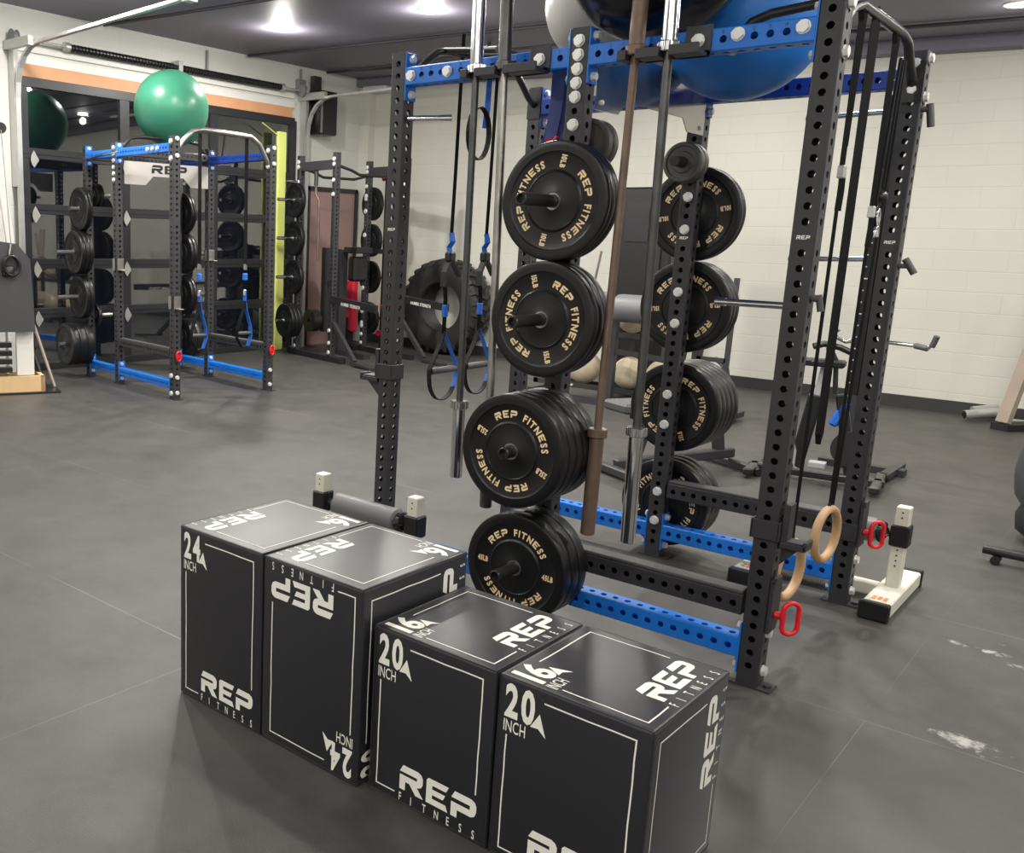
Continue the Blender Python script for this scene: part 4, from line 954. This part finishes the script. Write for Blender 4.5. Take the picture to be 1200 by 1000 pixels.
# lever machine inside
t = thing('lever_machine', 'black machine with roller pads standing inside the far black rack', 'exercise machine', R3p(.45, .55, 0), R3[1])
MB().box((-.31, -.06, .05), (-.19, .06, 1.4)).box((-.4, -.05, 0), (.4, .05, .07)).beam((-.2, 0, 1.38), (.2, 0, 1.38), .06, .04).build('frame', 'black', t); MB().cyl((-.40, -.12, .3), (-.40, -.12, 1.42), .085, 18).build('column', 'plastic', t, 40)
for zz, r_ in ((1.34, .07), (1.02, .06)): MB().cyl((-.62, 0, zz), (-.30, 0, zz), r_, 16).build('roller_pad', 'plastic', t, 40)
MB().box((.02, -.1, 1.0), (.20, .12, 1.32), .03).build('pad', 'bagdark', t); MB().box((-.04, -.12, 1.36), (.26, .14, 1.44), .01).build('top_pad', 'bagdark', t)
MB().lathe((-.45, -.25, .45), (0, -1, 0), [(.02, 0), (.15, 0), (.15, .12), (.02, .12)], 28).build('weight_disc', 'plastic', t, 40)
t = thing('red_pad_bench', 'bright red padded panel with orange trim inside the far black rack', 'bench', (-7.9, 6.75, 0), R3[1])
MB().box((-.06, -.04, .25), (.21, .06, .98), .03).build('pad', 'redpad', t, 40); MB().box((-.20, -.03, .05), (-.09, .05, .86), .01).build('side_board', 'orange', t); MB().box((-.12, -.05, .0), (.12, .05, .45)).box((-.3, -.06, 0), (.3, .06, .06)).build('stand', 'satin', t)
for i, (x, y, z) in enumerate(((.70, -.06, .25), (1.02, .95, .22), (1.25, 1.02, .70))):
    pass
t = thing('storage_post', 'black cable post with red grips to the left of the big tyre', 'cable post', (-7.42, 6.95, 0), R3[1])
MB().cyl((0, 0, .02), (0, 0, 2.36), .016, 10).cyl((0, 0, 0), (0, 0, .02), .12, 20).build('pole', 'satin', t, 40); MB().cyl((0, 0, .62), (.18, 0, .62), .03, 12).cyl((0, 0, .25), (.03, -.06, .25), .04, 12).tube([(-.07, 0, 2.36), (0, 0, 2.38), (.07, 0, 2.36)], .028, 10).build('grip', 'red', t, 40)

# ------------------------------------------------------------------ tractor tyre against the back wall
t = thing('tractor_tyre', 'huge black tractor tyre leaning against the block wall', 'tyre', (-6.66, 7.45, .66)); 
R = .68; mb = MB()
prof = [(.325, -.15), (.34, -.18), (.42, -.205), (.52, -.22), (.585, -.205), (.615, -.17), (.625, 0), (.615, .17), (.585, .205), (.52, .22), (.42, .205), (.34, .18), (.325, .15), (.38, .10), (.50, 0), (.38, -.10)]
mb.lathe((0, 0, 0), (0, 1, 0), prof, 64, closed=True)
for i in range(26):
    for sg in (-1, 1):
        a = 2*PI*(i+(.5 if sg > 0 else 0))/26; a2 = a+.13
        def P(r, th, y): return (r*math.cos(th), y, r*math.sin(th))
        da = .055
        vs = [P(.605, a-da, sg*.01), P(.605, a+da, sg*.01), P(.59, a2+da, sg*.205), P(.59, a2-da, sg*.205), P(.66, a-da*.7, sg*.01), P(.66, a+da*.7, sg*.01), P(.635, a2+da*.7, sg*.205), P(.635, a2-da*.7, sg*.205), P(.56, a2+da*.7, sg*.232), P(.56, a2-da*.7, sg*.232)]
        mb.add(vs, [(4, 5, 6, 7), (0, 4, 7, 3), (1, 2, 6, 5), (0, 1, 5, 4), (7, 6, 8, 9), (3, 7, 9), (2, 8, 6), (3, 9, 8, 2)])
mb.build('tyre_body', 'tyre', t, 35)
for r, y in ((.56, -.248), (.42, -.228)): pass

# ------------------------------------------------------------------ stands with rollers
def roller_stand(loc, label, full, rz=0):
    t = thing('roller_stand', label, 'exercise stand', loc, rz, 'white stands with a grey roller'); S = .555
    for i, x in enumerate((0, -S)):
        MB().box((x-.028, -.028, .06), (x+.028, .028, .45), .004).build('upright', 'whitepaint', t)
        b = MB().box((x-.055, -.30, .008), (x+.055, .30, .075), .006); b.mi(1)
        for k in range(3):
            for q in range(2): b.box((x-.03+.022*k, -.255+.028*q, .0752), (x-.014+.022*k, -.235+.028*q, .0756))
        b.build('base_foot', ['whitepaint', 'orange'], t)
        for sg in (-1, 1): MB().box((x-.060, sg*.30, .0), (x+.060, sg*.335, .082), .006).build('rubber_end', 'plastic', t)
        MB().box((x-.038, -.038, .265), (x+.038, .038, .365), .006).build('clamp', 'plastic', t)
        hm = MB()
        for z in (.20, .225, .25, .175, .40, .425): hm.cyl((x, -.0283, z), (x, -.0290, z), .004, 10)
        hm.build('adjustment_holes', 'plastic', t)
    MB().box((-S+.055, -.03, .015), (-.055, .03, .07), .004).build('spine', 'whitepaint', t)
    MB().cyl((-S+.04, 0, .315), (-.04, 0, .315), .018, 12).cyl((-.085, -.035, .315), (-.045, -.04, .335), .02, 8).build('axle', 'plastic', t, 40)
    MB().lathe((-.09, 0, .315), (-1, 0, 0), [(0, 0), (.045, 0), (.056, .01), (.056, S-.19), (.045, S-.18), (0, S-.18)], 24).build('roller', 'foam', t, 40)
    mb = MB()
    for i in range(7): a = 2*PI*i/7; mb.sphere((-.075, .036*math.cos(a), .315+.036*math.sin(a)), .017, 8)
    mb.build('roller_cap', 'bagdark', t, 40)
roller_stand((.165, 1.35, 0), 'white stand with grey roller and black clamps, right of the front rack', True)
roller_stand((-1.40, -.20, 0), 'white-topped stand with grey roller behind the two tall boxes', True)

# ------------------------------------------------------------------ background right: bikes, bench, balls, etc.
t = thing('air_bike', 'grey and black exercise bike with blue frame part seen between the front posts', 'exercise bike', (-.78, 3.55, 0), math.radians(8))
MB().box((-.36, -.05, .02), (-.30, .05, .06)).beam((-.42, 0, .05), (.42, 0, .05), .08, .05, .01).beam((.38, -.26, .05), (.38, .26, .05), .06, .05, .01).beam((-.38, -.26, .05), (-.38, .26, .05), .06, .05, .01).build('base', 'satin', t)
MB().beam((-.12, 0, .08), (-.05, 0, .60), .06, .09, .01).beam((.22, 0, .05), (.10, 0, .62), .06, .07, .01).build('frame', 'plastic', t)
MB().beam((-.05, 0, .58), (-.02, 0, .80), .035, .045, .004).beam((-.10, 0, .06), (-.20, -.02, .34), .05, .05, .004).build('seat_post', 'silver', t)
MB().obox((-.03, 0, .82), (.13, .06, .025), None, .02).box((-.1, -.09, .80), (.0, .09, .84), .02).build('seat', 'plastic', t, 40)
MB().cyl((.20, -.05, .26), (.20, .05, .26), .12, 36).build('flywheel_housing', 'bagdark', t, 40); MB().beam((.07, 0, .40), (.14, 0, .58), .06, .06, .015).build('cover', 'bluestrap', t)
MB().tube([(-.1, -.05, .93), (-.04, -.02, .95), (.05, .02, .93), (.12, .03, .90)], .022, 10).tube([(-.02, 0, .95), (.04, .0, .84), (.06, 0, .62)], .016, 10).tube([(0, .06, 1.0), (.0, -.06, .92)], .024, 10).build('handlebar', 'plastic', t, 50)
MB().box((.1, -.02, .20), (.14, .16, .23)).box((-.02, -.22, .14), (.08, -.12, .17)).build('pedal', 'silver', t)
t = thing('handle_rack', 'chrome handlebar of a machine reaching out right of the far front post', 'exercise machine', (-.62, 4.1, 0), 0)
MB().beam((-.13, .1, 0), (-.13, .1, .93), .06, .06).box((-.3, .05, 0), (.26, .15, .05)).box((.16, -.2, .02), (.22, .3, .06)).build('column', 'black', t)
MB().tube([(-.24, -.1, 1.02), (-.28, -.1, .97), (-.2, -.05, .93), (-.10, .05, .95), (.22, .0, .94), (.30, -.04, .93), (.34, -.06, .98)], .014, 10).build('handlebar', 'chrome', t, 50)
MB().cyl((.22, .0, .94), (.30, -.04, .93), .02, 12).cyl((.325, -.05, .945), (.348, -.065, 1.02), .019, 12).build('grip', 'ropegrey', t, 40)
MB().cyl((.19, -.20, .05), (.19, -.26, .05), .03, 14).build('foot_end', 'plastic', t)
# bench with two feet behind the centre post
t = thing('weight_bench', 'black adjustable bench on wheeled feet behind the far plates', 'bench', (-1.55, 3.05, 0), math.radians(62))
MB().beam((.50, -.24, .04), (.50, .24, .04), .06, .06, .01).beam((-.52, -.22, .04), (-.52, .22, .04), .06, .06, .01).beam((-.5, 0, .08), (.5, 0, .12), .07, .07, .01).beam((.38, 0, .1), (.30, 0, .5), .06, .06).beam((-.35, 0, .1), (-.25, 0, .42), .06, .06).beam((-.4, 0, .42), (.42, 0, .50), .05, .05).build('frame', 'black', t)
MB().box((-.55, -.13, .45), (-.12, .13, .52), .02).build('seat', 'ropegrey', t); MB().beam((-.08, 0, .50), (.30, 0, .52), .26, .06, .02).build('backrest', 'ropegrey', t)
for (xx, y0, y1) in ((.50, -.27, -.24), (.50, .24, .27), (-.52, -.24, -.20)): MB().cyl((xx, y0, .03), (xx, y1, .03), .03, 12).build('wheel', 'plastic', t, 40)
# leg-curl / back extension bench with grey roller pads
t = thing('back_extension_bench', 'bench with fat grey roller pads behind the rusty barbell', 'exercise machine', (-3.15, 5.2, 0), math.radians(0))
for (xa, xb, zz) in ((-.34, -.02, .985), (.04, .47, .97)):
    MB().lathe((xa, 0, zz), (1, 0, 0), [(0, 0), (.10, 0), (.128, .02), (.134, .05), (.134, xb-xa-.05), (.128, xb-xa-.02), (.10, xb-xa), (0, xb-xa)], 28).build('roller_pad', 'foam', t, 40)
MB().beam((-.40, 0, .97), (.5, 0, .97), .05, .05).beam((.02, .05, .0), (.02, .05, .95), .07, .07).box((-.5, 0, 0), (.7, .08, .07)).beam((.02, .05, .55), (.7, .05, .5), .05, .05).beam((.7, .05, .5), (.75, .05, .9), .05, .05).build('frame', 'black', t)
MB().cyl((-.22, 0, 1.1), (-.16, 0, 1.5), .012, 10).build('handle', 'steel', t, 40); MB().cyl((.38, .1, 1.15), (.62, .1, 1.15), .035, 12).build('grip', 'plastic', t, 40)
t = thing('tall_black_cabinet', 'tall glossy black machine housing beyond the hanging barbells', 'exercise machine', (-3.30, 6.2, 0))
MB().box((-.27, -.12, 0), (.30, .18, 2.15), .02).build('housing', 'plastic', t); MB().box((.12, -.14, 1.2), (.2, -.12, 2.05)).box((-.2, -.13, 1.6), (.05, -.12, 2.0)).build('front_panel', 'satin', t)
# medicine ball rack with balls
t = thing('ball_rack', 'low black two-tier rack holding the tan medicine balls', 'rack', (-3.35, 5.62, 0))
mb = MB()
for z in (.10, .66): mb.box((-.75, -.14, z), (.85, -.11, z+.05)).box((-.75, .11, z), (.85, .14, z+.05))
for x in (-.75, .17, .82):
    mb.beam((x, .16, .0), (x, .16, 1.0), .05, .05); mb.box((x-.03, -.2, 0), (x+.03, .2, .05))
mb.box((-.75, -.14, .10), (-.70, .14, .15)); mb.build('frame', 'black', t)
bm = BS()
for x in (-.15, -.10, .3): bm.hexbolt((x-.2, -.14, .125), (0, -1, 0), .012)
bm.build('bolt', 'bolt', t)
def mball(x, y, z, r, mt, label):
    mb = MB(); mb.sphere((0, 0, 0), r, 36); 
    for k in range(3):
        a = k*PI/3; mb.tube([(r*1.001*math.cos(q)*math.cos(a), r*1.001*math.cos(q)*math.sin(a), r*1.001*math.sin(q)) for q in [2*PI*i/28 for i in range(28)]], .003, 5, closed=True)
    tag(mb.build('medicine_ball', mt, smooth=50, loc=(x, y, z)), label, 'medicine ball', 'medicine balls on the low rack')
mball(-3.60, 5.62, .31, .172, 'tan', 'large tan medicine ball on the lower tier, partly behind the 15-pound plates')
mball(-3.11, 5.62, .30, .160, 'tan', 'tan medicine ball on the lower tier, between the rusty and chrome bars')
mball(-2.76, 5.62, .305, .165, 'tan', 'tan medicine ball on the lower tier, mostly behind the far middle post')
mball(-3.50, 5.62, .855, .15, 'bagdark', 'dark medicine ball on the upper tier, left end')
mball(-3.12, 5.62, .86, .155, 'tan', 'tan medicine ball on the upper tier behind the roller pads')
t = tag(MB().beam((-.28, -.1, .60), (.25, .05, .50), .16, .12, .05).beam((.22, .02, .5), (.42, .05, .34), .09, .09, .03).build('folded_mat', 'silver', loc=(-2.98, 5.2, 0)), 'crumpled silver-grey bag between the upper and lower ball tiers', 'bag') if False else None
# trolley near wall
t = thing('plate_trolley', 'black wheeled frame with coiled rope by the wall behind the far plates', 'trolley', (-1.95, 5.4, 0))
mb = MB(); mb.beam((-.15, 0, 0), (-.135, 0, 1.3), .04, .04).beam((-.45, 0, 0), (-.36, 0, .9), .04, .04).beam((-.42, 0, .55), (-.15, 0, .55), .04, .04).box((-.55, -.2, .03), (.0, .2, .08)); mb.build('frame', 'black', t)
mb = MB()
for k in range(5): mb.tube([(-.27+.12*math.cos(a), .02*k, .42+.13*math.sin(a)) for a in [2*PI*i/20 for i in range(20)]], .018, 8, closed=True)
mb.build('rope_coil', 'ropegrey', t, 50)
# far wall bits
t = thing('metal_pipes', 'grey metal tubes and fittings lying on the floor against the back wall', 'pipes', (-.35, 7.42, 0))
MB().tube([(-.16, -.08, .055), (.10, .12, .10)], .045, 14).tube([(-.12, .02, .10), (.05, .18, .13)], .032, 14).build('tube', 'galv', t, 50); MB().box((.1, .02, .0), (.95, .10, .05), .004).sphere((.12, .1, .13), .05, 12).build('fitting', 'galv', t, 40)
MB().lathe((-.162, -.082, .055), (-1, -.75, -.2), [(0, .001), (.038, .001)], 14).build('tube_mouth', 'plastic', t)
t = tag(MB().beam((-.17, 7.05, .07), (.04, 7.35, 1.55), .12, .05).build('timber_post', 'palewood'), 'pale timber post leaning toward the back wall at the right edge', 'timber')
t = tag(MB().beam((-.19, 7.0, .03), (.05, 7.35, .03), .17, .06).build('timber_block', 'bagdark'), 'dark block under the leaning timber post', 'block')
# rower / ski machine at the right edge
t = thing('floor_machine', 'machine with grey shroud and black foot tube cut off by the right edge', 'exercise machine', (.66, 3.05, 0), math.radians(15))
mb = MB(); mb.lathe((0, 0, .20), (0, 0, 1), [(0, 0), (.25, .01), (.285, .06), (.30, .18), (.285, .32), (.25, .45), (.20, .55), (.10, .60), (0, .61)], 36)
for p in mb.v:
    a_ = math.atan2(p.y, p.x); k_ = 1+.03*math.sin(5*a_+6*p.z)+.02*math.sin(11*a_-9*p.z); p.x *= k_; p.y *= k_
mb.build('shroud', 'bag', t, 50); mb = MB(); mb.lathe((.02, 0, .0), (0, 0, 1), [(0, .02), (.22, .02), (.27, .06), (.28, .14), (.25, .22), (0, .24)], 24); mb.build('lower_shroud', 'bagdark', t, 50)
MB().beam((-.12, 0, .05), (1.0, 0, .05), .1, .1, .01).box((-.05, -.1, 0), (.15, .1, .10)).build('frame', 'satin', t)
t2 = thing('foot_tube', 'black round foot tube with small roller near the right edge', 'machine foot', (.40, 2.36, 0), math.radians(0))
MB().cyl((-.04, .02, .065), (.75, -.02, .065), .024, 14).build('tube', 'satin', t2, 40); MB().cyl((.02, -.02, .022), (.02, .05, .022), .022, 14).build('roller', 'plastic', t2, 40)

# ------------------------------------------------------------------ cable machine at the left edge
t = thing('cable_machine', 'white cable machine with grey pad and plywood base at the left edge', 'exercise machine', (-7.25, 1.11, 0), math.radians(68))
# local x runs along the wall (to the right in the picture), local -y faces the camera
MB().box((-.75, -.12, 0), (.46, .38, .02)).build('base_plate', 'satin', t)
MB().box((-.75, -.08, .02), (.32, -.04, .17)).box((-.75, .25, .02), (.32, .29, .17)).box((.28, -.08, .02), (.32, .29, .17)).build('plinth', 'plywood', t)
for (a_, b_) in ((.07, .23), (-.7, -.55)): MB().box((a_, -.02, .17), (b_, .06, .62), .004).build('panel', 'whiteplastic', t)
MB().beam((.15, .10, .6), (-.06, .08, 2.52), .10, .07).beam((-.02, .16, .6), (-.14, .10, 2.50), .05, .04).box((-.75, .05, 2.46), (.02, .12, 2.52)).build('upright', 'whiteplastic', t)
mb = MB()
for k in range(7): mb.cyl((-.55+.09*k, .05, .17), (-.55+.09*k, .05, .62), .014, 8)
mb.build('guide_rod', 'chrome', t, 40)
mb = MB()
for k in range(4): mb.box((-.5, .0, .20+.08*k), (.03, .10, .25+.08*k), .004)
mb.build('weight_stack', 'satin', t)
MB().poly([(-.75, .60), (.24, .60), (.21, 1.28), (.10, 1.42), (-.05, 1.44), (-.75, 1.40)], (0, -.04, 0), (1, 0, 0), (0, 0, 1), .06).build('pad', 'bag', t)
MB().beam((-.12, -.01, 1.38), (-.15, -.01, 1.60), .05, .03).build('orange_tag', 'orange', t)
mb = MB()
for k in range(3): mb.tube([(.02+.07*math.cos(a)+.01*k, -.13-.012*k, 1.22+.09*math.sin(a)) for a in [2*PI*i/16 for i in range(16)]], .012, 8, closed=True)
mb.box((-.05, -.14, 1.12), (.06, -.09, 1.22), .02).build('handle', 'plastic', t, 50)
MB().tube([(.0, -.02, 2.44), (.04, -.10, 1.42)], .004, 6).tube([(-.1, -.02, 2.44), (-.16, -.04, 1.5)], .004, 6).tube([(.04, -.10, 1.42), (.02, -.12, 1.32)], .010, 8).build('cable', 'steel', t, 50)
MB().lathe((.0, -.0, 2.46), (0, 1, 0), [(0, -.01), (.05, -.01), (.04, 0), (.05, .01), (0, .01)], 18).build('pulley', 'plastic', t, 40)
t = tag(MB().cyl((-7.22, 1.58, .02), (-7.50, 1.47, .80), .016, 10).build('wooden_rod', 'palewood', smooth=40), 'thin wooden rod leaning on the cable machine, rightmost', 'rod', 'rods leaning on the cable machine')
t = tag(MB().cyl((-7.27, 1.50, .02), (-7.44, 1.42, .52), .026, 10).build('black_rod', 'plastic', smooth=40), 'black rod leaning on the cable machine beside the wooden rod', 'rod', 'rods leaning on the cable machine')
t = tag(MB().beam((-7.42, 1.44, .45), (-7.50, 1.39, .78), .06, .04).build('orange_bar', 'orange'), 'orange bar tucked between the cable machine and the rods', 'bar')
